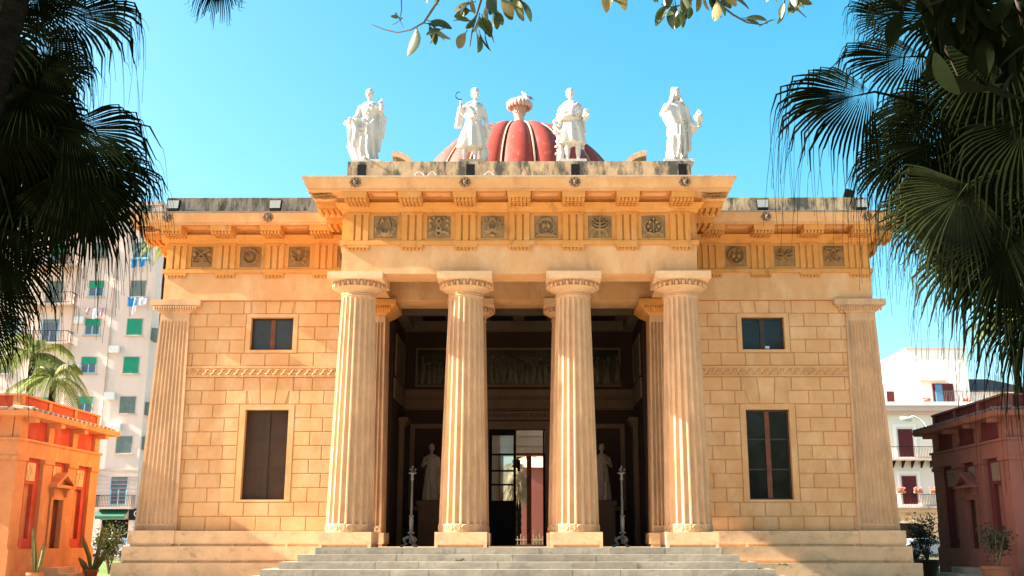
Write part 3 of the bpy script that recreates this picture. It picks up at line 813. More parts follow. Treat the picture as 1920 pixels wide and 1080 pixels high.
m.build('relief_panel', 'inner_panel', o, off=OFF, smooth=True)
m = MB(); m.box(-4.11, 4.11, 37.24, 37.299, 6.6, 6.85); m.box(-4.11, 4.11, 37.21, 37.299, 6.52, 6.58); m.box(-4.11, 4.11, 37.25, 37.299, 6.18, 6.50); m.box(-4.11, 4.11, 37.22, 37.299, 6.12, 6.16)
for i in range(30):
    x = -4.0 + i * .275; m.tube([(x + .08 * math.cos(a) * (1 - a / 9), 37.245, 6.34 + .08 * math.sin(a) * (1 - a / 9)) for a in [q * .6 for q in range(10)]], .018, 5)
P(m, 'scroll_band', 'inner_cream')
m = MB(); m.box(-1.6, 1.5, 37.24, 37.299, 5.76, 6.08); ib = P(m, 'inscription_band', 'inner_cream')
def text(s, size, parent, loc, m, depth=.01, name='lettering'):
    c = bpy.data.curves.new(name, 'FONT'); c.body = s; c.size = size; c.extrude = depth; c.align_x = 'CENTER'; c.align_y = 'CENTER'
    o = bpy.data.objects.new(name, c); COL.objects.link(o)
    dg = bpy.context.evaluated_depsgraph_get(); me = bpy.data.meshes.new_from_object(o.evaluated_get(dg)); bpy.data.objects.remove(o)
    o = bpy.data.objects.new(name, me); COL.objects.link(o); me.materials.clear(); me.materials.append(M[m])
    o.parent = parent; o.location = loc; o.rotation_euler = (PI / 2, 0, 0); return o
text('REGIAE MONUMENTO POMERIDIAN', .19, ib, (-.05, 37.238 - 32.8, 5.91), 'wall_red', .003)
# inner frames, niches behind the statues
for (a, b_) in ((-3.85, -1.75), (1.65, 3.75)):
    m = MB(); frame(m, a, b_, 2.6, 5.62, .16, 37.22, 37.299); P(m, 'niche_frame', 'inner_cream')
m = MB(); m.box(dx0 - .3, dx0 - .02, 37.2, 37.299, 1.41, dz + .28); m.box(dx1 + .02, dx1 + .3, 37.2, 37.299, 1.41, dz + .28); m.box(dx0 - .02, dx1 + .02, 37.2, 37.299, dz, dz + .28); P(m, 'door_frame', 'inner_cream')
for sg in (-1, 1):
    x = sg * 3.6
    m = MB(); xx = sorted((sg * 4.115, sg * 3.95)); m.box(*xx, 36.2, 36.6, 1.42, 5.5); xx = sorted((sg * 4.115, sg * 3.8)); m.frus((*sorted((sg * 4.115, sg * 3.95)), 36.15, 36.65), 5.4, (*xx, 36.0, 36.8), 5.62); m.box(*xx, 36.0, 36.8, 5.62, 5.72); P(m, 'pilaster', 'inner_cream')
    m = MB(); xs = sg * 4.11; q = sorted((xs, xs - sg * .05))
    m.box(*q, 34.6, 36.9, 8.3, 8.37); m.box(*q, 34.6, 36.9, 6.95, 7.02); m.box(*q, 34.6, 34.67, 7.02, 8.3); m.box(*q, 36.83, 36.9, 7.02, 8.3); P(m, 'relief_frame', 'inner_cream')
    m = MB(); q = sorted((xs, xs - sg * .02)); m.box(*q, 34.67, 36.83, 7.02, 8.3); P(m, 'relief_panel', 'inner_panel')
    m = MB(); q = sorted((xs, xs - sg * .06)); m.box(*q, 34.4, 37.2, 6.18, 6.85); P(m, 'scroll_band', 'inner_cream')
# door
m = MB(); t = .09; x0, x1 = dx0, -.10; y = 37.36
m.box(x0, x0 + t, y, y + .06, 1.42, dz - .02); m.box(x1 - t, x1, y, y + .06, 1.42, dz - .02); m.box(x0 + t, x1 - t, y, y + .06, 5.22, dz - .02); m.box(x0 + t, x1 - t, y, y + .06, 1.42, 2.95)
for z in (4.55, 3.98, 3.50): m.box(x0 + t, x1 - t, y, y + .06, z - .03, z + .03)
d = P(m, 'door', 'black_door')
def clear_glass():
    m = bpy.data.materials.new('pane_clear'); m.use_nodes = True; n = m.node_tree; b = n.nodes["Principled BSDF"]
    tr = n.nodes.new("ShaderNodeBsdfTransparent"); tr.inputs[0].default_value = (.8, .85, .85, 1); gl = n.nodes.new("ShaderNodeBsdfGlossy"); gl.inputs["Roughness"].default_value = .05
    mx = n.nodes.new("ShaderNodeMixShader"); mx.inputs[0].default_value = .1
    n.links.new(tr.outputs[0], mx.inputs[1]); n.links.new(gl.outputs[0], mx.inputs[2]); n.links.new(mx.outputs[0], n.nodes["Material Output"].inputs[0]); M['pane_clear'] = m
clear_glass()
m = MB(); m.box(x0 + t, x1 - t, y + .026, y + .032, 2.95, 5.22); m.build('pane', 'pane_clear', d, off=OFF)
m = MB(); m.box(.86, .92, 37.45, 38.4, 1.42, dz - .02); P(m, 'door', 'black_door')
# hall behind: white walls, rear door onto the garden
m = MB(); m.box(-5.0, -4.8, 37.71, 50, 1.41, 12.0); P(m, 'hall_wall', 'hall_wall')
m = MB(); m.box(4.8, 5.0, 37.71, 50, 1.41, 12.0); P(m, 'hall_wall', 'hall_wall')
ex0, ex1, ez = -.98, .98, 5.45
m = MB(); m.box(-4.8, ex0, 49.5, 50, 1.41, 12.0); m.box(ex1, 4.8, 49.5, 50, 1.41, 12.0); m.box(ex0, ex1, 49.5, 50, ez, 12.0)
m.box(-4.8, 4.8, 49.44, 49.49, 5.9, 5.96); m.box(-4.8, 4.8, 49.44, 49.49, 6.35, 6.41); P(m, 'hall_wall', 'hall_wall')
m = MB(); m.box(ex0 - .12, ex0, 49.42, 49.5, 1.41, ez + .12); m.box(ex1, ex1 + .12, 49.42, 49.5, 1.41, ez + .12); m.box(ex0, ex1, 49.42, 49.5, ez, ez + .12); m.box(ex0, ex0 + .09, 49.6, 49.66, 1.41, ez); m.box(.20, .42, 49.6, 49.66, 1.41, ez); P(m, 'door_frame', 'wood_red')
# hall block, unseen side openings added to let daylight in; dome above
m = MB()
def cw(x0, x1, y0, y1): m.box(x0, x1, y0, y1, 11.94, 12.6); m.box(x0, x1, y0, y1, 14.2, 15.1)
cw(-5, -4.7, 37.4, 50); cw(4.7, 5, 37.4, 50)
for yy in (37.4, 41.2, 45.0, 48.8): m.box(-5, -4.7, yy, yy + 1.2, 12.6, 14.2); m.box(4.7, 5, yy, yy + 1.2, 12.6, 14.2)
m.box(-4.7, 4.7, 37.4, 37.7, 11.94, 15.1); m.box(-4.7, 4.7, 49.7, 50, 11.94, 15.1); P(m, 'added_clerestory', 'plaster')
# quarter-arch ornaments on the block's front corners
for sg in (-1, 1):
    R_ = .86
    m = MB(); n = 10; x0 = 4.78
    outer = [(x0 - R_ * 1.0 * math.sin(PI / 2 * i / n) * 1.0, 15.10 + .74 * math.cos(PI / 2 * i / n)) for i in range(n + 1)]
    poly = [(x0, 15.0)] + outer + [(x0 - R_, 15.0)]
    inn = [(x0 - .7 * math.sin(PI / 2 * i / n), 15.08 + .55 * math.cos(PI / 2 * i / n)) for i in range(n + 1)]
    # arched rim
    for i in range(n):
        a0, a1, b0, b1 = outer[i], outer[i + 1], inn[i], inn[i + 1]; q = [a0, a1, b1, b0]
        q = [(sg * x, z) for x, z in q]; q = q if sg > 0 else q[::-1]
        m.prism_xz(q[::-1] if True else q, 37.0, 37.4)
    m.box(*sorted((sg * x0, sg * (x0 - R_))), 37.02, 37.38, 14.95, 15.085)
    o = P(m, 'acroterion', 'pale_stone')
    r = MB(); q = [(sg * (x0 - .02), 15.09)] + [(sg * x, z) for x, z in inn] ; q = q if sg < 0 else q
    r.prism_xz(q if sg > 0 else q[::-1], 37.14, 37.3)
    for (cx_, cz_, R2) in ((x0 - .22, 15.3, .11), (x0 - .42, 15.2, .08), (x0 - .1, 15.5, .06)):
        r.tube([(sg * (cx_ + R2 * (1 - k / 14) * math.cos(k * .6)), 37.12, cz_ + R2 * (1 - k / 14) * math.sin(k * .6)) for k in range(12)], .028, 5)
    r.build('scrollwork', 'relief', o, off=OFF)
DC = (0 - .09, 43.7, 14.79)
DR = 4.55
m = MB(); m.lathe([(4.75, 0), (4.75, .12), (4.6, .2), (4.6, .35)], (DC[0], DC[1], 14.8), 60); P(m, 'drum', 'plaster')
NG = 20
m = MB(); v = []; f = []; K = 12; rowsN = 26
for j in range(rowsN + 1):
    th = math.radians(2 + 83 * j / rowsN)
    for i in range(NG):
        for k in range(K + 1):
            u = k / K; a = 2 * PI * (i + .5 + .05 + .90 * u) / NG - PI / 2 - 2 * PI / NG * 1.0
            bulge = .17 * math.sin(PI * u) ** .6 * min(1, math.cos(th) * 2.2)
            r = DR + bulge; v.append((DC[0] + r * math.cos(th) * math.cos(a), DC[1] + r * math.cos(th) * math.sin(a), DC[2] + r * math.sin(th)))
N = NG * (K + 1)
for j in range(rowsN):
    for i in range(NG):
        for k in range(K): q = j * N + i * (K + 1) + k; f.append((q, q + 1, q + N + 1, q + N))
m.add(v, f); dome = P(m, 'dome', 'dome_red', smooth=True)
m = MB(); m.lathe([((DR - .03) * math.cos(math.radians(t)), (DR - .03) * math.sin(math.radians(t))) for t in range(0, 91, 5)][:-1] + [(.02, DR - .03)], DC, 80); m.build('seam', 'dome_seam', dome, off=OFF, smooth=True)
for i in range(NG):
    a = 2 * PI * (i + .5) / NG - PI / 2; m = MB(); pts = []
    for j in range(16): th = math.radians(2 + 79 * j / 15); pts.append(th)
    v = []; f = []
    for th in pts:
        wd = .03
        for rr, s_ in ((DR - .05, -1), (DR + .11, -1), (DR + .11, 1), (DR - .05, 1)):
            c = Vector((math.cos(th) * math.cos(a), math.cos(th) * math.sin(a), math.sin(th))) * rr; tn = Vector((-math.sin(a), math.cos(a), 0)) * (s_ * wd)
            v.append(tuple(c + tn + Vector(DC)))
    for j in range(15):
        for k in range(4): f.append((j * 4 + k, j * 4 + (k + 1) % 4, j * 4 + 4 + (k + 1) % 4, j * 4 + 4 + k))
    m.add(v, f); m.build('rib', 'dome_rib', dome, off=OFF)
m = MB(); zc = DC[2] + DR * math.sin(math.radians(76)); rc = DR * math.cos(math.radians(76))
m.lathe([(rc + .02, -.06), (rc + .08, .0), (rc + .0, .10), (rc - .3, .2), (.3, .3)], (DC[0], DC[1], zc), 48); m.build('crown_ring', 'dome_seam', dome, off=OFF)
m = MB()
for i in range(38): a = 2 * PI * i / 38; m.ball((DC[0] + (rc + .03) * math.cos(a), DC[1] + (rc + .03) * math.sin(a), zc + .07), (.06, .06, .09), 6, 5)
m.build('beading', 'fruit_stone', dome, off=OFF, smooth=True)
zt = zc + .25
m = MB(); m.lathe([(.36, 0), (.34, .08), (.26, .12), (.30, .18), (.24, .24), (.21, .30), (.22, .62), (.25, .64), (.24, .68), (.30, .95), (.46, 1.15)], (DC[0], DC[1], zt), 20)
fin = m.build('finial', 'fruit_stone', dome, off=OFF, smooth=True)
m2 = m
m = MB()
for i in range(20): a = 2 * PI * i / 20; m.ball((DC[0] + .50 * math.cos(a), DC[1] + .50 * math.sin(a), zt + 1.10), (.10, .10, .17), 7, 6)
m.torus((DC[0], DC[1], zt + 1.24), .47, .05, 'z', 28, 6)
for i in range(14):
    for sg in (-1, 1):
        a0 = 2 * PI * i / 14; m.tube([(DC[0] + r * math.cos(a0 + sg * t), DC[1] + r * math.sin(a0 + sg * t), zt + z) for r, z, t in ((.255, .66, 0), (.28, .8, .3), (.33, .97, .6), (.44, 1.1, .9))], .016, 4)
m.ball((DC[0] + .05, DC[1], zt + 1.38), (.20, .2, .17), 10, 8); m.ball((DC[0] - .12, DC[1] - .1, zt + 1.3), .12, 8, 6)
m.build('basket_rim', 'fruit_stone', dome, off=OFF, smooth=True)
GULLZ = zt + 1.26
gull = thing('seagull', (BX + DC[0] + .28, DC[1], GULLZ), 'small white seagull with grey wing perched on the stone basket atop the dome', 'bird')
m = MB()
m.lathe([(.01, -.24), (.06, -.16), (.10, -.04), (.105, .05), (.08, .14), (.055, .19), (.06, .24), (.055, .28), (.02, .31)], (0, 0, 0), 12)
m.tube([(0, -.02, .29), (0, -.11, .27)], [.015, .004], 5)
Rm = Matrix.Rotation(math.radians(-38), 3, 'Y'); m.v = [tuple(Rm @ Vector(p) + Vector((.02, 0, .28))) for p in m.v]
for q in (-.03, .03): m.tube([(q + .02, q, .2), (q, q, .0)], .01, 4)
m.build('body', 'gull_white', gull, smooth=True)
m = MB(); m.ball((.12, -.07, .25), (.2, .03, .05), 8, 6, rot=Matrix.Rotation(.35, 3, 'Y')); m.tube([(.15, 0, .2), (.36, 0, .13)], [.05, .01], 5); m.build('wing', 'gull_grey', gull, smooth=True)

# ================================================================== STATUES
def lerp(a, b, t): return a + (b - a) * t
def loft(mb, secs, n=48, sub=6):
    """secs: (z, cx, cy, rx, ry, amp, k, phase)"""
    rows = []
    for i in range(len(secs) - 1):
        for j in range(sub):
            t = j / sub; t = t * t * (3 - 2 * t) * .5 + t * .5
            rows.append([lerp(secs[i][q], secs[i + 1][q], t) for q in range(8)])
    rows.append(list(secs[-1])); v = []; f = []
    for z, cx_, cy_, rx, ry, am, k, ph in rows:
        k = round(k)
        for i in range(n):
            a = 2 * PI * i / n; s_ = math.sin(k * a + ph + z * .9); fo = 1 + 1.5 * am * (abs(s_) ** .7 * (1 if s_ > 0 else -1)) + am * .5 * math.sin(2.7 * k * a / 2.7 * 2 + ph * 2 + z * 1.7)
            v.append((cx_ + rx * fo * math.cos(a), cy_ + ry * fo * math.sin(a), z))
    for j in range(len(rows) - 1):
        for i in range(n): f.append((j * n + i, j * n + (i + 1) % n, (j + 1) * n + (i + 1) % n, (j + 1) * n + i))
    f.append(tuple(range(n - 1, -1, -1))); q = (len(rows) - 1) * n; f.append(tuple(range(q, q + n)))
    mb.add(v, f)
def head(mb, x, y, z, yaw=0, tilt=0, hair='short', s=1.0):
    t = MB()
    t.lathe([(.02, -.155), (.05, -.15), (.07, -.12), (.095, -.06), (.108, .02), (.112, .07), (.10, .12), (.07, .155), (.02, .17)], (0, 0, 0), 16)
    t.v = [(a, b * 1.12 - (.01 if c < 0 else 0), c) for a, b, c in t.v]
    t.ball((0, -.125, -.02), (.018, .03, .035), 6, 6); t.ball((0, -.115, -.115), (.035, .025, .03), 6, 5)       # nose, chin
    t.ball((0, -.122, -.072), (.03, .014, .010), 6, 5)                                                             # mouth
    for q in (-1, 1):
        t.ball((q * .042, -.103, .022), (.024, .02, .010), 6, 5); t.ball((q * .042, -.112, .04), (.032, .014, .008), 6, 5)
        t.ball((q * .108, .0, -.01), (.015, .025, .035), 6, 5); t.ball((q * .055, -.095, -.035), (.028, .02, .025), 6, 5)
    t.tube([(0, .02, -.10), (0, .03, -.27)], [.058, .072], 10)
    rs = random.Random(int(x * 100) + 5)
    if hair == 'veil':
        v0 = []; prof = [(.05, .20), (.12, .17), (.145, .08), (.15, -.02), (.165, -.12), (.20, -.22), (.27, -.32)]
        for r, zz in prof:
            for i in range(15): a = math.radians(-58 + 296 * i / 14); v0.append((r * math.cos(a), .03 + r * 1.05 * math.sin(a), zz))
        for r, zz in prof[::-1]:
            for i in range(15): a = math.radians(-58 + 296 * i / 14); v0.append(((r - .035) * math.cos(a), .03 + (r - .035) * 1.05 * math.sin(a), zz - .01))
        f0 = []
        for j in range(13):
            for i in range(14): f0.append((j * 15 + i, j * 15 + i + 1, (j + 1) * 15 + i + 1, (j + 1) * 15 + i))
        for j in range(7):
            a, b = j, 13 - j
        t.add(v0, f0)
        t.ball((0, .02, .06), (.135, .145, .13), 12, 8); t.ball((0, .05, -.14), (.15, .12, .2), 12, 8)
    else:
        for i in range(46):
            a = rs.uniform(0, 2 * PI); e = rs.uniform(.15, 1.5)
            p = Vector((.112 * math.cos(e) * math.cos(a), .125 * math.cos(e) * math.sin(a) + .015, .05 + .12 * math.sin(e)))
            if p.y < -.08 and p.z < .10: continue
            t.ball(p, (.032, .032, .028), 6, 5)
        for i in range(16): a = math.radians(-10 + 200 * i / 15); t.ball((.105 * math.cos(a), .02 + .115 * math.sin(a), rs.uniform(-.06, .05)), .034, 6, 5)
        if hair == 'bun': t.ball((0, .15, .04), .06, 8, 6)
        if hair == 'hat': t.lathe([(.02, .20), (.10, .18), (.135, .12), (.14, .07), (.12, .05)], (0, .02, 0), 16)
    Rm = Matrix.Rotation(yaw, 3, 'Z') @ Matrix.Rotation(tilt, 3, 'Y')
    mb.add([tuple(Rm @ (Vector(p) * s) + Vector((x, y, z))) for p in t.v], t.f)
def arm(mb, pts, r=(.085, .07, .055, .042), closed=.5):
    mb.tube(pts, list(r)[:len(pts)], 10)
    e = Vector(pts[-1]); d = (e - Vector(pts[-2])).normalized(); sd = d.cross(Vector((0, 1, .2)));
    if sd.length < .1: sd = Vector((1, 0, 0))
    sd.normalize(); n_ = sd.cross(d)
    c = e + d * .05
    mb.ball(c, (.045, .04, .05), 8, 6)
    for i, L in enumerate((.075, .085, .08, .065)):
        b = c + sd * (-.03 + .02 * i) + d * .03; mb.tube([b, b + d * L * .55 + n_ * .01, b + d * L * .7 + n_ * L * closed], [.013, .012, .009], 5)
    b = c + sd * .035; mb.tube([b, b + sd * .025 + d * .03, b + sd * .02 + d * .06 + n_ * .03], [.014, .013, .010], 5)
def fold_plate(mb, top, bot, w0, w1, th=.05, k=3, ph=0.):
    """hanging cloth with vertical ripples between two points"""
    top = Vector(top); bot = Vector(bot); v = []; f = []; n = 16; R_ = 9
    for j in range(R_ + 1):
        t = j / R_; c = top.lerp(bot, t); w_ = lerp(w0, w1, t)
        for i in range(n):
            a = 2 * PI * i / n; x = w_ * .5 * math.cos(a) * (1 + .12 * math.sin(k * a + ph + t * 2)); y = th * math.sin(a) * (1 + .5 * math.sin(k * a * 2 + ph))
            v.append((c.x + x, c.y + y, c.z))
    for j in range(R_):
        for i in range(n): f.append((j * n + i, j * n + (i + 1) % n, (j + 1) * n + (i + 1) % n, (j + 1) * n + i))
    f.append(tuple(range(n - 1, -1, -1))); q = R_ * n; f.append(tuple(range(q, q + n)))
    mb.add(v, f)
def foot(mb, x, y, z=0.): mb.ball((x, y - .06, z + .045), (.05, .13, .05), 8, 6)
def swag(mb, p0, p1, sag, r=.028, n=3, dz=.06, yb=-.03):
    for k in range(n):
        a = Vector(p0) - Vector((0, 0, dz * k)); b = Vector(p1) - Vector((0, 0, dz * k * 1.3)); pts = []
        for i in range(9): t = i / 8; q = a.lerp(b, t); q.z -= sag * math.sin(PI * t) * (1 + .15 * k); q.y += yb * math.sin(PI * t); pts.append(q)
        mb.tube(pts, [r * .5] + [r] * 7 + [r * .5], 6)
def finish(mb, parent, m='marble', vox=.017):
    for i in range(len(mb.f)): pass
    o = mb.build('figure', m, parent)
    md = o.modifiers.new('r', 'REMESH'); md.mode = 'VOXEL'; md.voxel_size = vox; md.use_smooth_shade = True
    dg = bpy.context.evaluated_depsgraph_get(); me = bpy.data.meshes.new_from_object(o.evaluated_get(dg)); o.modifiers.clear(); o.data = me
    return o
def pedestal(parent, w_, d_, h, m='marble', ch=.0):
    p = MB(); p.box(-w_ / 2, w_ / 2, -d_ / 2, d_ / 2, 0, h); return p.build('pedestal', m, parent)
SB = .09
def woman_body(m, z0, lean=0., sh=.29, wide=1.):
    loft(m, [(z0, -.02, 0, .33 * wide, .27, .10, 9, 0), (z0 + .25, -.03 + lean, 0, .31 * wide, .25, .11, 9, .4), (z0 + .65, -.02 + lean, -.02, .27 * wide, .24, .10, 9, .8), (z0 + 1.0, 0, -.02, .27, .23, .07, 8, 1.2),
             (z0 + 1.2, .01, 0, .26, .21, .05, 8, 1.3), (z0 + 1.42, .01, 0, .215, .17, .035, 8, 1.3), (z0 + 1.62, 0, -.02, .25, .19, .03, 7, 1.5), (z0 + 1.78, 0, 0, sh, .17, .025, 7, 1.5), (z0 + 1.88, 0, .01, sh * .82, .14, .02, 6, 1.5), (z0 + 1.95, 0, .02, .11, .09, 0, 6, 1.5)])
ST_Z = 12.47; ST_Y = 29.46
def st_thing(px, label): a = at(px, 300, ST_Y); return thing('statue', (a.x, ST_Y, ST_Z), label, 'statue', 'marble statues on the porch parapet')
# 1: woman gathering flowers in her skirt
o = st_thing(690, 'white statue of a woman gathering flowers in her lifted skirt, leftmost on the parapet')
pedestal(o, .86, .62, SB); m = MB(); woman_body(m, SB, -.03)
head(m, -.02, -.02, SB + 2.19, -.25, .06, 'bun', .98)
arm(m, [(.24, 0, SB + 1.80), (.36, .02, SB + 1.46), (.38, -.16, SB + 1.62), (.37, -.14, SB + 1.78)], (.10, .085, .07, .05))
arm(m, [(-.25, 0, SB + 1.80), (-.36, -.04, SB + 1.45), (-.46, -.22, SB + 1.25), (-.62, -.20, SB + 1.20)], (.10, .09, .075, .05))
fold_plate(m, (.36, .0, SB + 1.5), (.30, .04, SB + .35), .22, .10, .07, 3)
fold_plate(m, (.46, .02, SB + 1.45), (.40, .04, SB + .75), .12, .10, .05, 2, 1)
loft(m, [(SB + .42, -.46, -.06, .05, .05, .2, 4, 0), (SB + .7, -.45, -.08, .17, .14, .16, 5, 0), (SB + 1.0, -.42, -.1, .20, .16, .12, 5, .6), (SB + 1.2, -.46, -.12, .24, .15, .10, 5, 1), (SB + 1.27, -.5, -.12, .22, .13, .05, 5, 1)], 24, 4)
loft(m, [(SB, -.18, 0, .24, .2, .1, 6, 0), (SB + .5, -.36, -.02, .25, .16, .12, 6, 0), (SB + .9, -.30, -.06, .20, .18, .1, 6, 1)], 30, 4)
for k in range(4): swag(m, (-.45 + .05 * k, -.16, SB + 1.16), (.18, -.2, SB + 1.32 - .05 * k), .22 + .16 * k, .03, 1)
rs = random.Random(1)
for i in range(34): m.ball((rs.uniform(-.58, .0), rs.uniform(-.28, -.12), SB + 1.24 + rs.uniform(-.05, .10) + .0), rs.uniform(.03, .055), 6, 5)
for i in range(14): m.ball((.38 + rs.uniform(-.07, .06), -.16 + rs.uniform(-.05, .03), SB + 1.72 + rs.uniform(-.1, .22)), .042, 6, 5)
for i in range(6): m.ball((rs.uniform(-.16, .02), -.18, SB + 1.5 + rs.uniform(0, .3)), .035, 6, 5)
foot(m, -.05, -.22, SB)
finish(m, o)
# 2: reaper with sickle
def tunic_body(m, z0, hem, hx=0.):
    loft(m, [(z0 + hem, hx, 0, .39, .27, .10, 8, 0), (z0 + hem + .25, hx * .8, 0, .36, .26, .10, 8, .4), (z0 + hem + .5, hx * .5, 0, .31, .24, .08, 8, .8), (z0 + 1.28, 0, 0, .24, .19, .03, 7, 1), (z0 + 1.36, 0, 0, .235, .19, .0, 7, 1), (z0 + 1.44, 0, 0, .26, .2, .05, 7, 1), (z0 + 1.62, 0, -.02, .28, .20, .05, 7, 1.3),
             (z0 + 1.80, 0, 0, .29, .17, .03, 6, 1.4), (z0 + 1.90, 0, .01, .23, .14, .02, 6, 1.4), (z0 + 1.96, 0, .02, .10, .09, 0, 6, 1.4)])
def legs(m, z0, xl, xr, hem):
    for x, y in xl, xr:
        m.tube([(x * .8, y * .3, z0 + hem + .35), (x, y - .02, z0 + hem + .02), (x, y + .02, z0 + hem * .62), (x, y + .02, z0 + .09)], [.11, .085, .085, .048], 10); foot(m, x, y, z0)
o = st_thing(887, 'white statue of a reaper in a tunic holding up an iron sickle')
pedestal(o, .80, .62, SB, 'marble_dark'); m = MB(); tunic_body(m, SB, .45, -.06); legs(m, SB, (-.26, 0), (.06, -.03), .45)
head(m, .05, -.01, SB + 2.20, .45, .0, 'hat', .98)
arm(m, [(-.24, 0, SB + 1.80), (-.36, .0, SB + 1.45), (-.38, -.12, SB + 1.68), (-.37, -.14, SB + 1.83)], (.10, .085, .065, .045))
fold_plate(m, (-.40, .03, SB + 1.78), (-.47, .05, SB + 1.12), .16, .26, .07, 3)
arm(m, [(.25, 0, SB + 1.78), (.37, .05, SB + 1.42), (.40, -.02, SB + 1.18), (.42, -.04, SB + 1.10)], (.10, .085, .065, .045))
rs = random.Random(2)
for i in range(40):
    a = rs.uniform(-.09, .09); b = rs.uniform(-.08, .08); m.tube([(.28 + a * .8, .08 + b, SB), (.32 + a * .5, .08 + b * .6, SB + .6), (.38 + a * 1.7, .06 + b, SB + 1.10 + rs.uniform(-.05, .12))], [.02, .018, .03], 5)
m.ball((.32, .08, SB + .3), (.15, .12, .33), 10, 8)
for k in range(3): swag(m, (-.2 + .05 * k, -.2, SB + 1.75), (.2, -.2, SB + 1.5), .08 + .1 * k, .025, 1)
m.torus((0, 0, SB + 1.36), .235, .022, 'z', 24, 6); finish(m, o)
m = MB(); pts = [(-.43 + .11 * math.cos(math.radians(t)), -.16, SB + 2.08 + .12 * math.sin(math.radians(t))) for t in range(70, 300, 15)]
m.tube([(-.36, -.15, SB + 1.82), (-.375, -.155, SB + 1.96)] + pts[::-1], [.014, .014] + [.013] * (len(pts) - 3) + [.010, .007, .004], 6); m.build('sickle', 'black_metal', o, smooth=True)
# 3: vintager with grapes, vine stump
o = st_thing(1073, 'white statue of a young man holding grapes beside a vine stump')
pedestal(o, .84, .62, SB); m = MB(); tunic_body(m, SB, .58, -.02); legs(m, SB, (-.14, -.02), (.18, 0), .58)
head(m, -.04, -.02, SB + 2.18, .1, -.03, 'short', 1.0)
loft(m, [(SB + 1.3, -.18, 0, .24, .22, .08, 6, 0), (SB + 1.5, -.14, 0, .30, .24, .07, 6, .5), (SB + 1.75, -.06, 0, .32, .21, .05, 6, .9), (SB + 1.93, -.02, .01, .20, .15, .03, 6, 1)], 30, 4)
arm(m, [(-.26, 0, SB + 1.74), (-.40, .02, SB + 1.40), (-.22, -.24, SB + 1.36), (-.08, -.27, SB + 1.40)], (.10, .09, .07, .05))
arm(m, [(.24, 0, SB + 1.78), (.33, .02, SB + 1.36), (.40, -.18, SB + 1.30), (.41, -.22, SB + 1.38)], (.095, .08, .06, .045))
rs = random.Random(3)
for i in range(26): m.ball((.43 + rs.uniform(-.08, .08), -.24 + rs.uniform(-.06, .05), SB + 1.46 + rs.uniform(-.1, .12)), .04, 6, 5)
fold_plate(m, (.34, .03, SB + 1.35), (.38, .03, SB + .92), .12, .13, .05, 2); fold_plate(m, (.28, .08, SB + 1.0), (.32, .06, SB + .45), .14, .10, .05, 2)
m.tube([(-.36, .05, SB), (-.34, .06, SB + .5), (-.38, .05, SB + .9), (-.46, .03, SB + 1.2)], [.13, .10, .085, .06], 10)
for i in range(40): t = rs.uniform(0, 1); m.ball((-.38 - .08 * t + rs.uniform(-.10, .1), rs.uniform(-.1, .08), SB + .25 + 1.1 * t), rs.uniform(.035, .065), 6, 5)
m.torus((0, 0, SB + 1.36), .24, .022, 'z', 24, 6)
for k in range(4): swag(m, (-.28, -.16, SB + 1.62 - .06 * k), (.2, -.18, SB + 1.86 - .13 * k), .06 + .03 * k, .024, 1)
finish(m, o)
# 4: veiled woman with brazier
o = st_thing(1271, 'white marble statue of a veiled woman carrying a small brazier, rightmost on the parapet')
pedestal(o, .88, .62, SB); m = MB(); woman_body(m, SB, .0, .30, .95)
head(m, .0, -.02, SB + 2.20, .08, 0, 'veil', 1.02)
arm(m, [(-.26, .0, SB + 1.82), (-.42, -.05, SB + 1.50), (-.30, -.22, SB + 1.62), (-.20, -.24, SB + 1.78)], (.11, .10, .075, .05))
arm(m, [(.26, 0, SB + 1.78), (.38, .03, SB + 1.32), (.48, -.12, SB + 1.08), (.58, -.18, SB + 1.06)], (.11, .10, .075, .05), .8)
loft(m, [(SB + 1.15, -.02, -.02, .265, .20, .08, 7, 0), (SB + 1.3, -.05, -.03, .30, .24, .08, 7, .3), (SB + 1.45, -.10, -.03, .33, .24, .08, 7, .6), (SB + 1.7, -.08, -.01, .34, .21, .05, 7, .9), (SB + 1.92, 0, .03, .20, .16, .03, 6, 1)], 36, 4)
for k in range(6): swag(m, (-.27 + .03 * k, -.14, SB + 1.30 - .07 * k), (.30, -.10, SB + 1.38 - .12 * k), .02 + .05 * k, .03, 1)
for k in range(3): swag(m, (-.34, -.1, SB + 1.62 - .07 * k), (.26, -.14, SB + 1.36 - .02 * k), .05, .028, 1)
fold_plate(m, (.38, .02, SB + 1.3), (.36, .05, SB + .35), .22, .12, .08, 3); fold_plate(m, (.52, -.08, SB + 1.05), (.47, -.02, SB + .88), .22, .10, .07, 2)
m.tube([(.08, -.25, SB + 1.1), (.05, -.27, SB + .5), (-.06, -.26, SB + .05)], [.02, .035, .03], 6); m.tube([(.2, -.2, SB + 1.0), (.2, -.23, SB + .5), (.16, -.22, SB + .05)], [.02, .035, .03], 6)
foot(m, .08, -.22, SB); foot(m, -.15, -.2, SB)
finish(m, o)
m = MB(); c = (.63, -.18, SB + 1.10)
m.lathe([(.03, 0), (.08, .01), (.045, .05), (.06, .08), (.13, .15), (.16, .24), (.155, .28), (.12, .31), (.10, .33)], c, 16)
rs = random.Random(4)
for i in range(9): x = rs.uniform(-.07, .07); y_ = rs.uniform(-.06, .06); m.tube([(c[0] + x, c[1] + y_, c[2] + .3), (c[0] + x * 1.2 + .02, c[1] + y_, c[2] + .38), (c[0] + x * .4, c[1] + y_ * .4, c[2] + rs.uniform(.42, .53))], [.035, .03, .006], 6)
m.build('brazier', 'marble', o, smooth=True)
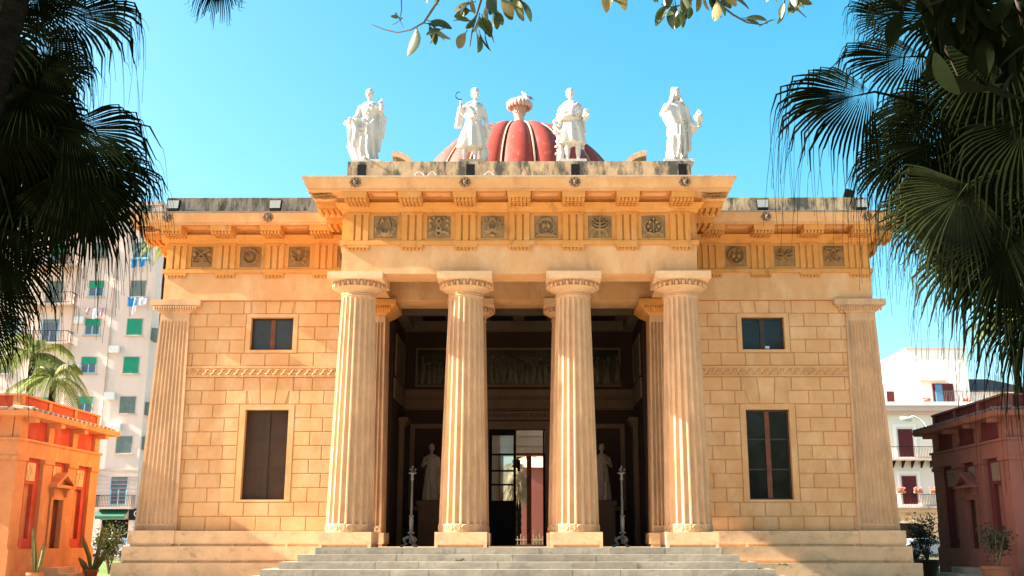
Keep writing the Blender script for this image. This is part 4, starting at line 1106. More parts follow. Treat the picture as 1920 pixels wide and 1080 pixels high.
# interior statues
def inner_statue(px, sgn, label):
    a = at(px, 940, 36.75); o = thing('statue', (a.x, 36.75, ZP), label, 'statue', 'statues inside the vestibule')
    p = MB(); p.box(-.46, .46, -.35, .4, 0, .12); p.box(-.40, .40, -.30, .38, .12, 1.36); p.box(-.46, .46, -.35, .42, 1.36, 1.50); p.build('pedestal', 'inner_cream', o)
    z = 1.52; m = MB(); s_ = .82; t = MB(); woman_body(t, 0, 0, .28); head(t, 0, -.02, 2.19, .3 * sgn, 0, 'bun')
    arm(t, [(-.25, 0, 1.8), (-.38, .0, 1.42), (-.25, -.25, 1.55), (-.12, -.26, 1.62)], (.1, .085, .07, .05)); arm(t, [(.25, 0, 1.8), (.36, .02, 1.4), (.34, -.1, 1.1), (.34, -.14, 1.02)], (.1, .085, .07, .05))
    for k in range(5): swag(t, (-.27, -.14, 1.35 - .1 * k), (.27, -.12, 1.2 - .12 * k), .05 + .05 * k, .03, 1)
    fold_plate(t, (.34, .03, 1.3), (.32, .05, .3), .2, .12, .08, 3)
    m.add([(sgn * x * s_, y * s_, zz * s_ + z) for x, y, zz in t.v], t.f if sgn > 0 else [q[::-1] for q in t.f])
    finish(m, o, 'marble_dark', .02)
inner_statue(808, 1, 'pale standing statue in the dark vestibule, left of the glazed door')
inner_statue(1130, -1, 'pale standing statue in the dark vestibule, right of the glazed door')

# ================================================================== CANDELABRA, FLOODLIGHTS
def candelabrum(px, label):
    a = at(px, 1025, 30.3); o = thing('candelabrum', (a.x, 30.3, ZP), label, 'lamp stand', 'iron candelabra between the columns')
    m = MB()
    for k in range(3):
        an = 2 * PI * k / 3 - PI / 2 + .5; c, s_ = math.cos(an), math.sin(an)
        pts = [(.04, .28), (.12, .26), (.20, .20), (.17, .12), (.10, .10), (.20, .045), (.27, .03)]
        m.tube([(r * c, r * s_, z) for r, z in pts], [.05, .04, .045, .03, .028, .03, .035], 8); m.ball((.27 * c, .27 * s_, .03), .035, 7, 5); m.ball((.2 * c, .2 * s_, .25), .03, 6, 5)
    m.build('tripod_base', 'iron', o, smooth=True)
    m = MB(); m.lathe([(.05, .1), (.045, .30), (.03, .36), (.09, .38), (.10, .40), (.045, .44), (.04, .48), (.06, .50), (.045, .53), (.055, .60), (.06, .75), (.048, .82), (.06, .84), (.075, .86), (.05, .88)], (0, 0, 0), 14)
    m.lathe([(.028, .88), (.016, 1.88)], (0, 0, 0), 10)
    for k in range(2):
        m.tube([((.032 - .012 * t) * math.cos(t * 42 + k * PI), (.045 - .018 * t) * math.sin(t * 42 + k * PI), .89 + .96 * t) for t in [i / 90 for i in range(91)]], .010, 4)
    m.lathe([(.025, 1.85), (.05, 1.89), (.04, 1.94), (.03, 2.0), (.05, 2.03), (.12, 2.05), (.12, 2.065), (.02, 2.07)], (0, 0, 0), 16); m.build('stem', 'iron', o, smooth=True, auto=50)
    m = MB()
    for an in (0, 2.1, 4.2): m.tube([(.0, 0, 2.1), (.05 * math.cos(an), .05 * math.sin(an), 2.09), (.08 * math.cos(an), .08 * math.sin(an), 2.12), (.08 * math.cos(an), .08 * math.sin(an), 2.16)], .010, 5); m.lathe([(.01, 2.15), (.035, 2.16), (.035, 2.175), (.01, 2.18)], (.08 * math.cos(an), .08 * math.sin(an), 0), 8)
    m.lathe([(.012, 2.06), (.012, 2.2), (.03, 2.21), (.02, 2.25), (.005, 2.27)], (0, 0, 0), 8); m.build('candle_cups', 'iron', o, smooth=True)
candelabrum(770, 'slender iron candelabrum on tripod feet in the gap between first and second columns')
candelabrum(1168, 'slender iron candelabrum on tripod feet in the gap between third and fourth columns')
names = ('beneath the flower gatherer statue', 'beneath the statue with the sickle', 'beneath the statue with the grapes', 'beneath the veiled woman statue')
for px, nm in zip((678, 882, 1079, 1280), names):
    a = at(px, 327, 28.95); o = thing('floodlight', (a.x, 28.93, 11.79), 'small black floodlight ' + nm, 'floodlight', 'black floodlights on the porch cornice')
    m = MB(); m.frus((-.12, .12, -.02, .10), .15, (-.125, .125, -.01, .12), .52); m.build('housing', 'black_metal', o)
    m = MB(); m.box(-.137, -.124, -.01, .05, 0, .34); m.box(.127, .140, -.01, .05, 0, .34); m.build('bracket', 'iron', o)
for px, nm in zip((325, 516, 1430, 1615), ('at the left end of the left wing', 'on the left wing nearest the porch', 'on the right wing nearest the porch', 'at the right end of the right wing')):
    a = at(px, 390, 32.1); o = thing('floodlight', (a.x, 32.06, 11.785), 'grey floodlight with tilted glass ' + nm, 'floodlight', 'grey floodlights on the wing cornices')
    m = MB(); m.frus((-.17, .17, -.02, .12), .14, (-.20, .20, .02, .16), .50); m.box(-.15, .15, .0, .1, .06, .14); m.build('housing', 'black_metal', o)
    m = MB(); m.add([(-.165, -.022, .20), (.165, -.022, .20), (.18, .008, .47), (-.18, .008, .47)], [(0, 1, 2, 3)]); m.build('glass', 'lamp_glass', o)
    m = MB(); m.box(-.03, .03, .0, .08, 0, .07); m.build('bracket', 'iron', o)
a = at(1588, 371, 32.5); o = thing('floodlight', (a.x, 32.5, 12.38), 'dark floodlight seen from behind on top of the right wing parapet', 'floodlight')
m = MB(); t = MB(); t.box(-.15, .15, -.08, .08, .05, .34); Rm = Matrix.Rotation(.3, 3, 'Y') @ Matrix.Rotation(.3, 3, 'X'); m.add([tuple(Rm @ Vector(p)) for p in t.v], t.f); m.build('housing', 'black_metal', o)
m = MB(); m.box(-.02, .02, -.02, .02, 0, .12); m.build('bracket', 'iron', o)

# ================================================================== KIOSKS (side pavilions)
def kiosk(loc, sg, label, mo, mr, mworn, mrel, mt, moff=0):
    """local frame: ornate face on the plane x=0 looking towards +x*sg ; y from 0 (near) to 6 (far)"""
    o = thing('pavilion', loc, label, 'pavilion')
    L = 5.9; D = 5.0; z0 = 0
    def bx(m, d0, d1, y0, y1, a, b_):      # d = distance out from the face (positive = towards the centre axis)
        x = sorted((sg * d0, sg * d1)); m.box(x[0], x[1], y0, y1, a, b_)
    H = 5.5
    m = MB(); bx(m, -D, -.25, .25, L, 0, 4.3); m.build('core', mr, o)
    m = MB(); bx(m, -D - .05, .07, -.05, L + .05, 0, 1.05)
    m.build('base', mo, o)
    pw = .62; gaps = []
    ys = [0, (L - pw) / 3, 2 * (L - pw) / 3, L - pw]
    for i, y in enumerate(ys):
        m = MB(); y0 = y - (.0 if i else 0); bx(m, -.25, .0, y, y + pw, 1.05, 3.72); bx(m, -.25, .05, y - .04, y + pw + .04, 3.60, 3.72); bx(m, -.25, .03, y - .02, y + pw + .02, 1.05, 1.12); m.build('pilaster', mo, o)
    # bays
    for i in range(3):
        a, b_ = ys[i] + pw, ys[i + 1]; w_ = b_ - a; c = (a + b_) / 2
        m = MB()
        if i != 1:
            # red field with a tall recessed niche
            nz0, nz1 = 1.35, 2.95; n0, n1 = c - .26, c + .26
            bx(m, -.25, -.12, a, n0, 1.05, 3.72); bx(m, -.25, -.12, n1, b_, 1.05, 3.72); bx(m, -.25, -.12, n0, n1, 1.05, nz0); bx(m, -.25, -.12, n0, n1, nz1, 3.72)
            m.build('bay_wall', mr, o)
            m = MB(); bx(m, -.27, -.245, n0, n1, nz0, nz1); m.build('niche_back', mo, o)
        else:
            n0, n1, nz1 = c - .36, c + .36, 2.55
            bx(m, -.25, -.12, a, n0, 1.05, 3.72); bx(m, -.25, -.12, n1, b_, 1.05, 3.72); bx(m, -.25, -.12, n0, n1, nz1, 3.72); m.build('bay_wall', mr, o)
            m = MB(); bx(m, -.13, .04, n0 - .17, n0, .9, nz1 + .17); bx(m, -.13, .04, n1, n1 + .17, .9, nz1 + .17); bx(m, -.13, .04, n0, n1, nz1, nz1 + .17); bx(m, -.13, .02, n0 - .2, n1 + .2, nz1 + .17, nz1 + .36)
            for q in (n0 - .18, n1 + .02): bx(m, -.1, .12, q, q + .16, nz1 + .12, nz1 + .36)
            m.build('door_surround', mo, o)
            m = MB(); bx(m, -.21, -.17, n0, n1, .9, nz1)
            dr = m.build('door', 'wood_dark' if sg < 0 else 'wood_red', o)
            m = MB()
            for zz in (1.1, 1.5, 1.9, 2.3): bx(m, -.17, -.15, n0 + .06, n1 - .06, zz, zz + .03)
            bx(m, -.17, -.15, c - .02, c + .02, .95, 2.5); m.build('glazing_bar', 'wood_red', dr)
            # pediment
            m = MB(); p0, p1, pz = n0 - .34, n1 + .34, nz1 + .36
            bx(m, -.12, .26, p0, p1, pz, pz + .09)
            mid = (p0 + p1) / 2; xo, xi = sg * .26, -sg * .12
            for (ya, yb) in ((p0, mid), (p1, mid)):
                pa, pb = (ya, pz + .09), (yb, pz + .50)
                dy = (.10 if ya < yb else -.10)
                v = []
                for xx in (xo, xi): v += [(xx, pa[0], pa[1]), (xx, pb[0], pb[1]), (xx, pb[0], pb[1] - .10), (xx, pa[0] + dy * 1.6, pa[1])]
                m.add(v, [(0, 1, 2, 3), (7, 6, 5, 4), (0, 4, 5, 1), (1, 5, 6, 2), (2, 6, 7, 3), (3, 7, 4, 0)])
            v = [(sg * .05, p0 + .1, pz + .09), (sg * .05, p1 - .1, pz + .09), (sg * .05, mid, pz + .42)]; m.add(v, [(0, 1, 2)])
            m.build('pediment', mo, o)
        m = MB(); rz = 3.32; hs = .27
        bx(m, -.125, -.10, c - hs, c + hs, rz - hs, rz + hs)
        rs = random.Random(i + 9)
        for k in range(9): m.ball((-sg * .095, c + rs.uniform(-.2, .2), rz + rs.uniform(-.2, .2)), (.03, rs.uniform(.03, .09), rs.uniform(.03, .09)), 7, 5)
        m.build('relief_panel', mrel, o, smooth=False)
    # front flank (facing the camera)
    m = MB()
    for d0, d1 in ((-D, -D + .5), (-.75, -.252)):
        x = sorted((sg * d0, sg * d1)); m.box(x[0], x[1], 0, .25, 1.05, 3.72)
        m.box(x[0] - .04, x[1] + .04, -.05, .25, 3.60, 3.72)
    x = sorted((sg * (-D + .5), sg * -.75)); m.box(x[0], x[1], .08, .25, 1.05, 1.6); m.box(x[0], x[1], .08, .25, 3.2, 3.72)
    m.build('front_wall', mo, o)
    # entablature
    m = MB(); bx(m, -D - .02, .02, -.02, L + .02, 3.72, 4.18); bx(m, -D - .07, .07, -.07, L + .07, 4.18, 4.25); m.build('architrave', mo, o)
    m = MB(); bx(m, -D + .1, -.10, .10, L - .1, 4.25, 4.86); m.build('frieze', mr, o)
    m = MB()
    for i, y in enumerate(ys):
        m = MB(); bx(m, -.2, .0, y + (.15 if i else .02), y + pw - .12, 4.25, 4.86); bx(m, -.2, .34, y + .18, y + pw - .15, 4.72, 4.857); m.build('frieze_block', mo, o)
    for d in (-.62, -D + .05): m = MB(); bx(m, d, d + .4, -.0, .2, 4.25, 4.86); m.build('frieze_block', mo, o)
    m = MB(); xi = sorted((sg * (-D - .3), sg * .42)); xo = sorted((sg * (-D - .3), sg * .5)); m.frus((*xi, -.42, L + .42), 4.86, (*xo, -.5, L + .5), 5.0); m.build('cornice', mo, o)
    m = MB(); n = 20
    for i in range(n):
        y = -.35 + (L + .7) * i / (n - 1); m.tube([(sg * .46, y, 5.03), (-sg * .1, y, 5.10)], .075, 7)
    for i in range(14): x = sg * (.3 - (D + .3) * i / 13); m.tube([(x, -.46, 5.03), (x, .1, 5.1)], .075, 7)
    bx(m, -D - .2, .30, -.30, L + .30, 5.0, 5.03); m.build('roof_tiles', mt, o)
    m = MB(); bx(m, -D + .05, -.12, .12, L - .12, 5.0, 5.50); m.build('attic', mworn, o)
    m = MB()
    for y in (.1, L * .32, L * .64, L - .30): bx(m, -.3, -.08, y, y + .2, 5.03, 5.50)
    bx(m, -D, -.05, .07, L - .07, 5.50, 5.56); bx(m, -.3, -.085, .105, L - .1, 5.03, 5.08)
    bx(m, -.35, -.09, .09, .3, 5.08, 5.50); bx(m, -D, -D + .3, .09, .3, 5.08, 5.50); m.build('attic_frame', mo, o)
    # door step
    c = L / 2; m = MB(); bx(m, .07, .55, c - .7, c + .7, 0, .48); bx(m, .07, .95, c - .95, c + .95, 0, .30); m.build('door_step', 'pale_stone' if sg > 0 else 'step_stone', o)
    return o
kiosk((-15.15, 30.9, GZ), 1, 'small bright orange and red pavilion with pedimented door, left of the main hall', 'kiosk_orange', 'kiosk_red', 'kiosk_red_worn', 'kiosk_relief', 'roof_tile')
kiosk((13.9, 31.0, GZ), -1, 'small pavilion, shade in its dark maroon colours, pedimented door, right of the main hall', 'kiosk_orange_shaded', 'kiosk_red_shaded', 'kiosk_red_shaded', 'kiosk_relief_shaded', 'roof_tile_dark')

# cacti
def cactus(px, Y, z, label, arms, pot=True):
    a = at(px, 1060, Y); o = thing('potted_cactus', (a.x, Y, z), label, 'potted cactus')
    m = MB(); m.lathe([(.16, 0), (.22, .32), (.25, .33), (.25, .40), (.21, .40), (.19, .34)], (0, 0, 0), 20); m.build('pot', 'terracotta', o, smooth=True, auto=40)
    for pts in arms:
        m = MB(); t = MB(); n = 10; P_ = [Vector(p) for p in pts]; t.tube(P_, [.035, .05, .045, .014][:len(P_)] if len(P_) > 3 else [.05, .065, .02], 10)
        # ribs: push every other ring vertex out
        for i in range(len(t.v)):
            if i % 2: 
                c = P_[min(i // n, len(P_) - 1)]; q = Vector(t.v[i]); t.v[i] = tuple(c + (q - c) * 1.5)
        m.add(t.v, t.f); m.build('stem', 'cactus', o)
cactus(68, 31.0, GZ, 'two stemmed cactus in a terracotta pot left of the orange pavilion door', [[(-.02, 0, .35), (-.08, 0, .8), (-.16, 0, 1.3), (-.22, 0, 1.65)], [(.05, 0, .35), (.10, 0, .7), (.14, 0, 1.0), (.15, 0, 1.2)]])
cactus(171, 34.4, GZ, 'terracotta pot with a many stemmed cactus at the far end of the orange pavilion', [[(0, 0, .35), (-.1, 0, .8), (-.28, 0, 1.2), (-.36, 0, 1.45)], [(.05, 0, .35), (.16, 0, .8), (.22, 0, 1.3), (.24, 0, 1.7)], [(-.1, 0, .35), (-.25, .02, .55), (-.42, .02, .75)], [(.12, .04, .35), (.3, .03, .7), (.42, .03, .95)]])

# ================================================================== TREES
def strip(mb, pts, wid, nrm, fold=.35):
    v = []; f = []
    for i, p in enumerate(pts):
        t = (pts[min(i + 1, len(pts) - 1)] - pts[max(i - 1, 0)]).normalized(); s_ = t.cross(nrm)
        if s_.length < 1e-3: s_ = t.cross(Vector((1, .2, 0)))
        s_.normalize(); u = s_.cross(t)
        v += [p + s_ * wid[i] * .5 - u * wid[i] * fold, p, p - s_ * wid[i] * .5 - u * wid[i] * fold]
    for i in range(len(pts) - 1):
        a = i * 3; f += [(a, a + 1, a + 4, a + 3), (a + 1, a + 2, a + 5, a + 4)]
    mb.add(v, f)
def fan(mb, H, ax, nr, R, Phi, rs, nseg=46, droop=.5, split=.5):
    H = Vector(H); a = Vector(ax).normalized(); n_ = (Vector(nr) - a * Vector(nr).dot(a)).normalized(); sd = n_.cross(a)
    dphi = 2 * Phi / nseg; sagk = rs.uniform(.35, .9)
    for k in range(nseg):
        ph = -Phi + 2 * Phi * (k + .5) / nseg
        d = (a * math.cos(ph) + sd * math.sin(ph) + n_ * (.10 * math.cos(ph * 2) - .05 + rs.uniform(-.02, .02))).normalized()
        org = H + a * (.22 * R * max(0, math.cos(ph)) ** 2)
        L = R * (.72 + .22 * math.cos(ph)) * rs.uniform(.9, 1.06); sp = split * rs.uniform(.9, 1.1); bend = rs.uniform(.68, .86)
        pts = []; wd = []
        for t in (0.02, sp * .5, sp, sp + .12, sp + .25, 1.0):
            tt = min(t, 1) if t <= bend or t < 1 else bend
            g_ = max(0, t - .35); pts.append(org + d * L * min(t, bend) + Vector((0, 0, -1)) * (g_ * g_ * L * sagk)); 
            r = L * min(t, bend); wd.append(2 * math.tan(dphi / 2) * r * 1.1 if t <= sp else 2 * math.tan(dphi / 2) * L * sp * (1.1 - .75 * min(1, (t - sp) / (1 - sp))))
            if t > bend: break
        tip = pts[-1]; Ld = R * droop * rs.uniform(.15, .95); hz = Vector((d.x, d.y, 0)) * .10
        w0 = wd[-1]; sw = Vector((rs.uniform(-.08, .08), rs.uniform(-.08, .08), 0))
        for q, e in ((.06, .9), (.25, .6), (.6, .35), (1.0, .12)):
            pts.append(tip + hz * (q ** .5) * R + Vector((0, 0, -1)) * Ld * q + sw * q * Ld); wd.append(max(.0035, w0 * e * .55))
        strip(mb, pts, wd, n_)
def fan_frond(parent, H, crown, ax, nr, R, Phi, seed, m='frond', nseg=46, droop=.5, off=None, split=.5):
    rs = random.Random(seed); mb = MB(); fan(mb, H, ax, nr, R, Phi, rs, nseg, droop, split)
    H = Vector(H); c = Vector(crown); mid = (H + c) / 2 + Vector((0, 0, .12 * (H - c).length)); pts = []
    for i in range(7): t = i / 6; pts.append(c * (1 - t) ** 2 + mid * 2 * t * (1 - t) + H * t * t)
    mb.tube(pts, [.035, .03, .026, .022, .018, .016, .012], 5); mb.tube([H, H + Vector(ax).normalized() * .3 * R], [.012, .004], 5)
    return mb.build('frond', m, parent, off=off)
def img_axes(ang, tilt):    # angle in the picture (0 right, 90 up), tilt towards the camera
    a = math.radians(ang); t = math.radians(tilt); return Vector((math.cos(a) * math.cos(t), -math.sin(t), math.sin(a) * math.cos(t)))
def trunk(parent, pts, rad, off, name='trunk', m='palm_trunk'):
    mb = MB(); P_ = [Vector(p) for p in pts]; fine = []; rr = []
    for i in range(len(P_) - 1):
        for j in range(14): t = j / 14; fine.append(P_[i].lerp(P_[i + 1], t)); rr.append(lerp(rad[i], rad[i + 1], t) * (1 + .05 * ((j % 2) * 2 - 1)))
    fine.append(P_[-1]); rr.append(rad[-1]); mb.tube(fine, rr, 14); return mb.build(name, m, parent, off=off)
def nrm_for(ax, r, rs): # a fan normal tilted between the camera and the sky
    return Vector((rs.uniform(-.25, .25), -1, rs.uniform(.0, .6)))
# --- left palms
def fan_palm(name, base, crown, label, specs, seed, trunk_pts, trunk_r, m='frond', fill=None, sunlit_idx=()):
    o = thing(name, base, label, 'palm tree'); trunk(o, trunk_pts, trunk_r, base)
    rs = random.Random(seed)
    for i, (hx, hy, Y, ang, R, tilt, Phi, dr) in enumerate(specs):
        H = at(hx, hy, Y); ax = img_axes(ang, tilt)
        fan_frond(o, H, crown, ax, nrm_for(ax, 0, rs), R, math.radians(Phi), seed * 100 + i, 'frond_sunlit' if i in sunlit_idx else m, 46, dr, off=base)
    if fill:
        (x0, x1, y0, y1, n, a0, a1) = fill
        for i in range(n):
            hx, hy = rs.uniform(x0, x1), rs.uniform(y0, y1); H = at(hx, hy, crown[1] + rs.uniform(-1.0, 1.6)); ax = img_axes(rs.uniform(a0, a1), rs.uniform(-30, 30))
            fan_frond(o, H, crown, ax, nrm_for(ax, 0, rs), rs.uniform(.8, 1.15), math.radians(rs.uniform(95, 130)), seed * 977 + i, m, 40, rs.uniform(.2, .5), off=base)
    return o
specsL = [(105, 28, 10.6, -4, 1.05, 5, 85, .85), (78, 125, 10.4, -14, .70, 8, 95, .9), (113, 238, 10.0, -16, 1.12, 10, 70, .55), (60, 75, 10.8, -48, .85, 5, 90, .6), (62, 170, 10.6, -50, .62, 0, 85, .6),
          (120, 300, 10.1, -42, 1.15, 8, 75, .75), (95, 330, 10.5, -78, .95, 0, 80, .8), (30, 330, 10.7, -95, 1.15, 0, 80, .8), (-10, 420, 10.3, -74, 1.1, 0, 70, .8), (160, 330, 10.4, -70, .95, 5, 70, .9), (40, 20, 10.7, 15, .9, 5, 80, .5), (-20, 500, 10.6, -85, .95, 0, 60, .6), (30, 440, 10.5, -100, .75, 0, 60, .6), (-45, 560, 10.5, -68, .85, 0, 55, .5), (150, 290, 10.2, -30, .95, 5, 60, .6)]
cL = at(-60, 170, 11.0)
fan_palm('fan_palm', (cL.x - .8, 11.2, GZ), cL, 'dark drooping fan palm filling the left edge of the view', specsL, 11, [(cL.x - .8, 11.2, GZ), (cL.x - .5, 11.1, 3.5), tuple(cL)], [.24, .18, .16], fill=(-70, 60, 20, 350, 24, -125, -20))
cT = at(60, -160, 9.6)
fan_palm('fan_palm', (cT.x - 1.9, 9.3, GZ), cT, 'taller fan palm at far left, only its leaning trunk and top fronds in view', [(412, -62, 9.8, -90, .52, 0, 75, .05), (60, -30, 9.8, -60, .6, 0, 90, .5), (10, -40, 9.8, 200, .8, 0, 90, .4)], 12, [(cT.x - 1.9, 9.3, GZ), tuple(at(-70, 330, 9.4)), tuple(at(5, 60, 9.5)), tuple(cT)], [.22, .2, .17, .15])
# --- right palms
specsR = [(1790, 30, 10.2, 178, 1.05, 5, 85, .55), (1640, 172, 9.6, 196, 1.10, 10, 72, 1.3), (1730, 105, 10.0, 186, .95, 5, 80, .6), (1720, 270, 9.9, 218, .85, 6, 85, 1.0), (1815, 345, 9.3, 228, 1.05, 20, 85, .75), (1800, 360, 9.6, 216, .98, 10, 75, .7), (1790, 250, 9.8, 208, .95, 5, 80, .8),
          (1860, 300, 9.8, 205, 1.0, 5, 80, .7), (1895, 430, 9.2, 246, 1.10, 15, 80, .8), (1935, 500, 9.4, 262, 1.25, 8, 70, .8), (1925, 570, 9.7, 262, .75, 0, 50, .8), (1800, 180, 10.1, 200, .9, 0, 90, .5), (1845, 420, 9.9, 238, 1.1, 8, 75, .7), (1700, 40, 10.4, 165, .7, 0, 80, .6), (1750, 180, 9.9, 225, .9, 0, 80, .8)]
cR = at(1990, 330, 10.4)
fan_palm('fan_palm', (cR.x + .5, 10.6, GZ), cR, 'large drooping fan palm filling the right edge of the view', specsR, 21, [(cR.x + .5, 10.6, GZ), (cR.x + .3, 10.5, 3), tuple(cR)], [.25, .19, .17], fill=(1810, 2010, -20, 420, 28, 190, 262), sunlit_idx=(4, 5, 12))

def leaf_blade(mb, p, d, L, W, rs, curl=.25):
    """broad elliptical leaf of 6x2 quads folded on the midrib"""
    d = Vector(d).normalized(); sd = d.cross(Vector((rs.uniform(-1, 1), rs.uniform(-1, 1), rs.uniform(-.4, 1)))).normalized(); up = sd.cross(d); p = Vector(p); v = []; f = []; n = 7
    for i in range(n):
        t = i / (n - 1); w_ = W * .5 * max(.02, math.sin(PI * min(1, t * .93 + .03)) ** .75); c = p + d * L * t - up * L * curl * t * t * .5
        v += [c + sd * w_ + up * w_ * .35, c, c - sd * w_ + up * w_ * .35]
    for i in range(n - 1): a = i * 3; f += [(a, a + 1, a + 4, a + 3), (a + 1, a + 2, a + 5, a + 4)]
    mb.add(v, f)
# --- fig tree overhead: limbs reach over the camera, twigs of leathery leaves hang into the view
FB = (9.5, -4.0, GZ)
fig = thing('fig_tree', FB, 'fig tree overhead whose leafy twigs hang into the top of the view', 'tree')
m = MB(); m.tube([(9.5, -4, GZ), (9.4, -3.8, 3), (8.6, -2.5, 6.5), (6.0, 1.5, 8.6), (3.5, 5.0, 8.3), (1.0, 7.5, 7.4)], [.7, .5, .4, .25, .16, .07], 12)
m.tube([(6.0, 1.5, 8.6), (2.0, 3.5, 9.0), (-1.0, 6.0, 8.0), (-1.8, 7.6, 6.9)], [.2, .13, .08, .03], 8); m.tube([(8.6, -2.5, 6.5), (-1, -3, 9.5), (-9.5, 3, 9.5), (-12, 8, 9)], [.35, .3, .22, .12], 10)
m.tube([(6.0, 1.5, 8.6), (5.2, 4.0, 6.4), (4.6, 5.6, 5.6)], [.16, .08, .03], 8)
m.build('trunk', 'bark', fig, off=FB, smooth=True)
def twig(pxs, Y, leaves, L, seed, r=.012, back=.18, lm='fig_leaf'):
    rs = random.Random(seed); P_ = [at(x, y, Y + .05 * i) for i, (x, y) in enumerate(pxs)]
    m = MB(); m.tube(P_, [r * (1 - .7 * i / (len(P_) - 1)) for i in range(len(P_))], 6); b = m.build('branch', 'twig', fig, off=FB)
    m = MB()
    if lm == 'fig_leaf': leaves = leaves + [(x + rs.uniform(-9, 9), y + rs.uniform(-8, 6), a_ + rs.uniform(-30, 30), s_ * .72) for x, y, a_, s_ in leaves if s_ > .5 and y < 45]
    for (x, y, ang, s_) in leaves:
        p = at(x, y, Y + rs.uniform(-.08, .08)); a = math.radians(ang); d = Vector((math.cos(a), rs.uniform(-.35, .35), math.sin(a)))
        # petiole
        m.m = 0; m.tube([p - d * .03, p], .004, 4); m.m = 1 if rs.random() < back else 0
        leaf_blade(m, p, d, L * s_, L * s_ * .46, rs)
    m.build('leaves', [lm, 'fig_leaf_back'], fig, off=FB, smooth=True)
Yb = 7.2
twig([(835, -30), (822, 0), (806, 25), (795, 42), (770, 56), (745, 61), (720, 55), (697, 46)], Yb, [(781, 55, -100, 1.15), (808, 40, -10, .8), (806, 50, -70, .8), (812, 48, -40, .8), (826, 55, -160, .55), (815, 52, -95, .7), (812, 62, -20, .5)], .205, 1)
twig([(752, -30), (753, 20), (749, 36), (757, 52)], Yb, [(748, 34, 120, .33), (749, 38, -135, .36), (748, 33, 170, .3)], .205, 2, .006)
def cluster(cx_, cy_, n, spread, seed, L=.2, a0=-140, a1=-40, Y=Yb):
    rs = random.Random(seed); lv = []
    for i in range(n):
        x = cx_ + rs.uniform(-spread[0], spread[0]); y = cy_ + rs.uniform(-spread[1], spread[1]); lv.append((x, y, rs.uniform(a0, a1), rs.uniform(.6, .95)))
    return lv
twig([(905, -40), (902, 0), (893, 30), (885, 60), (881, 88)], Yb, [(873, 62, -112, .85), (885, 40, 175, .7), (880, 20, -165, .6), (898, 30, -100, .9), (905, 32, -70, .9), (893, 60, -80, .75), (900, 62, -65, .8), (908, 50, -55, .8), (912, 10, -90, .7), (886, 5, -150, .8), (925, 20, -55, .75), (932, 25, -90, .6), (918, -10, -80, .9), (940, -5, -60, .9), (948, 5, -75, .8), (900, 70, -90, .7), (880, 0, -110, .8), (910, 65, -80, .7)], .205, 3)
twig([(960, -40), (966, -10), (972, 8)], Yb, [(972, 2, -80, .8), (978, 2, -60, .85), (962, -12, -100, .7)], .2, 4, .008)
twig([(812, -30), (816, -8)], Yb, [(812, -8, -60, .5), (806, -20, -100, .6)], .2, 14, .006)
twig([(1150, -40), (1148, -14)], Yb, [(1140, -22, -95, .9), (1148, -18, -75, .85), (1158, -24, -70, .9)], .2, 5, .008)
twig([(1310, -30), (1290, 5), (1262, 14), (1240, 8)], Yb, [(1236, -28, -110, .9), (1252, -22, -90, .85), (1250, 10, -120, .85), (1262, 12, -95, 1.0), (1278, 24, -110, .7), (1275, 22, -80, .65), (1290, 18, -120, .7), (1280, -12, -85, 1.1), (1300, -12, -120, .8), (1308, -15, -90, .8), (1318, -22, -88, 1.05)], .205, 6)
twig([(1330, -40), (1345, 5), (1375, 28), (1400, 42), (1425, 46), (1440, 43)], Yb, [(1332, -8, -75, 1.05), (1340, -5, -65, .9), (1352, -18, -70, .8), (1355, -14, -30, 1.15), (1398, 34, 3, .8), (1430, 46, 25, .5), (1345, 0, -95, .9)], .205, 7)
twig([(1480, -40), (1488, 10), (1500, 22), (1512, 33)], Yb, [(1462, -30, -110, .9), (1478, -20, -75, .9), (1484, -16, -60, .9), (1470, 8, -105, .8), (1494, -10, -50, .7), (1488, -30, -85, 1.0), (1482, 5, -90, .6), (1498, 0, -30, .5)], .205, 8)
# close leaves with shade in their colour, in the top right corner
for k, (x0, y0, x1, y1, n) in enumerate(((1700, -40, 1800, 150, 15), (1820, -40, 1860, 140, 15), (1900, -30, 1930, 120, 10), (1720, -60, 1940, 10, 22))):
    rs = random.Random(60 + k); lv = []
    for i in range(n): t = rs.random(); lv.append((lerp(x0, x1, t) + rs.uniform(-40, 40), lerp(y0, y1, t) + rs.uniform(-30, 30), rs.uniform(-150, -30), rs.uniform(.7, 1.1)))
    twig([(x0, y0), ((x0 + x1) / 2, (y0 + y1) / 2 - 10), (x1, y1)], 4.6, lv, .24, 70 + k, .012, 0, 'fig_leaf_shaded')
# unseen crown added to the fig tree to shade the palms, over and left
m = MB(); rs = random.Random(99)
for i in range(5200):
    c = rs.choice([(-12, 9, 9.0, 3.4), (-12.5, 4.5, 9.5, 3.6), (-10, 0, 10.5, 3.5), (-13.5, 13.5, 8.5, 2.8), (0, -3, 11, 4), (7, -3, 10, 4)])
    while True:
        q = Vector((rs.uniform(-1, 1), rs.uniform(-1, 1), rs.uniform(-1, 1)))
        if q.length < 1: break
    p = Vector(c[:3]) + q * c[3]; m.quadleaf(p, (rs.uniform(-1, 1), rs.uniform(-1, 1), rs.uniform(-1, .3)), (rs.uniform(-1, 1), rs.uniform(-1, 1), 1), .42, .26)
m.build('crown', 'fig_leaf', fig, off=FB)

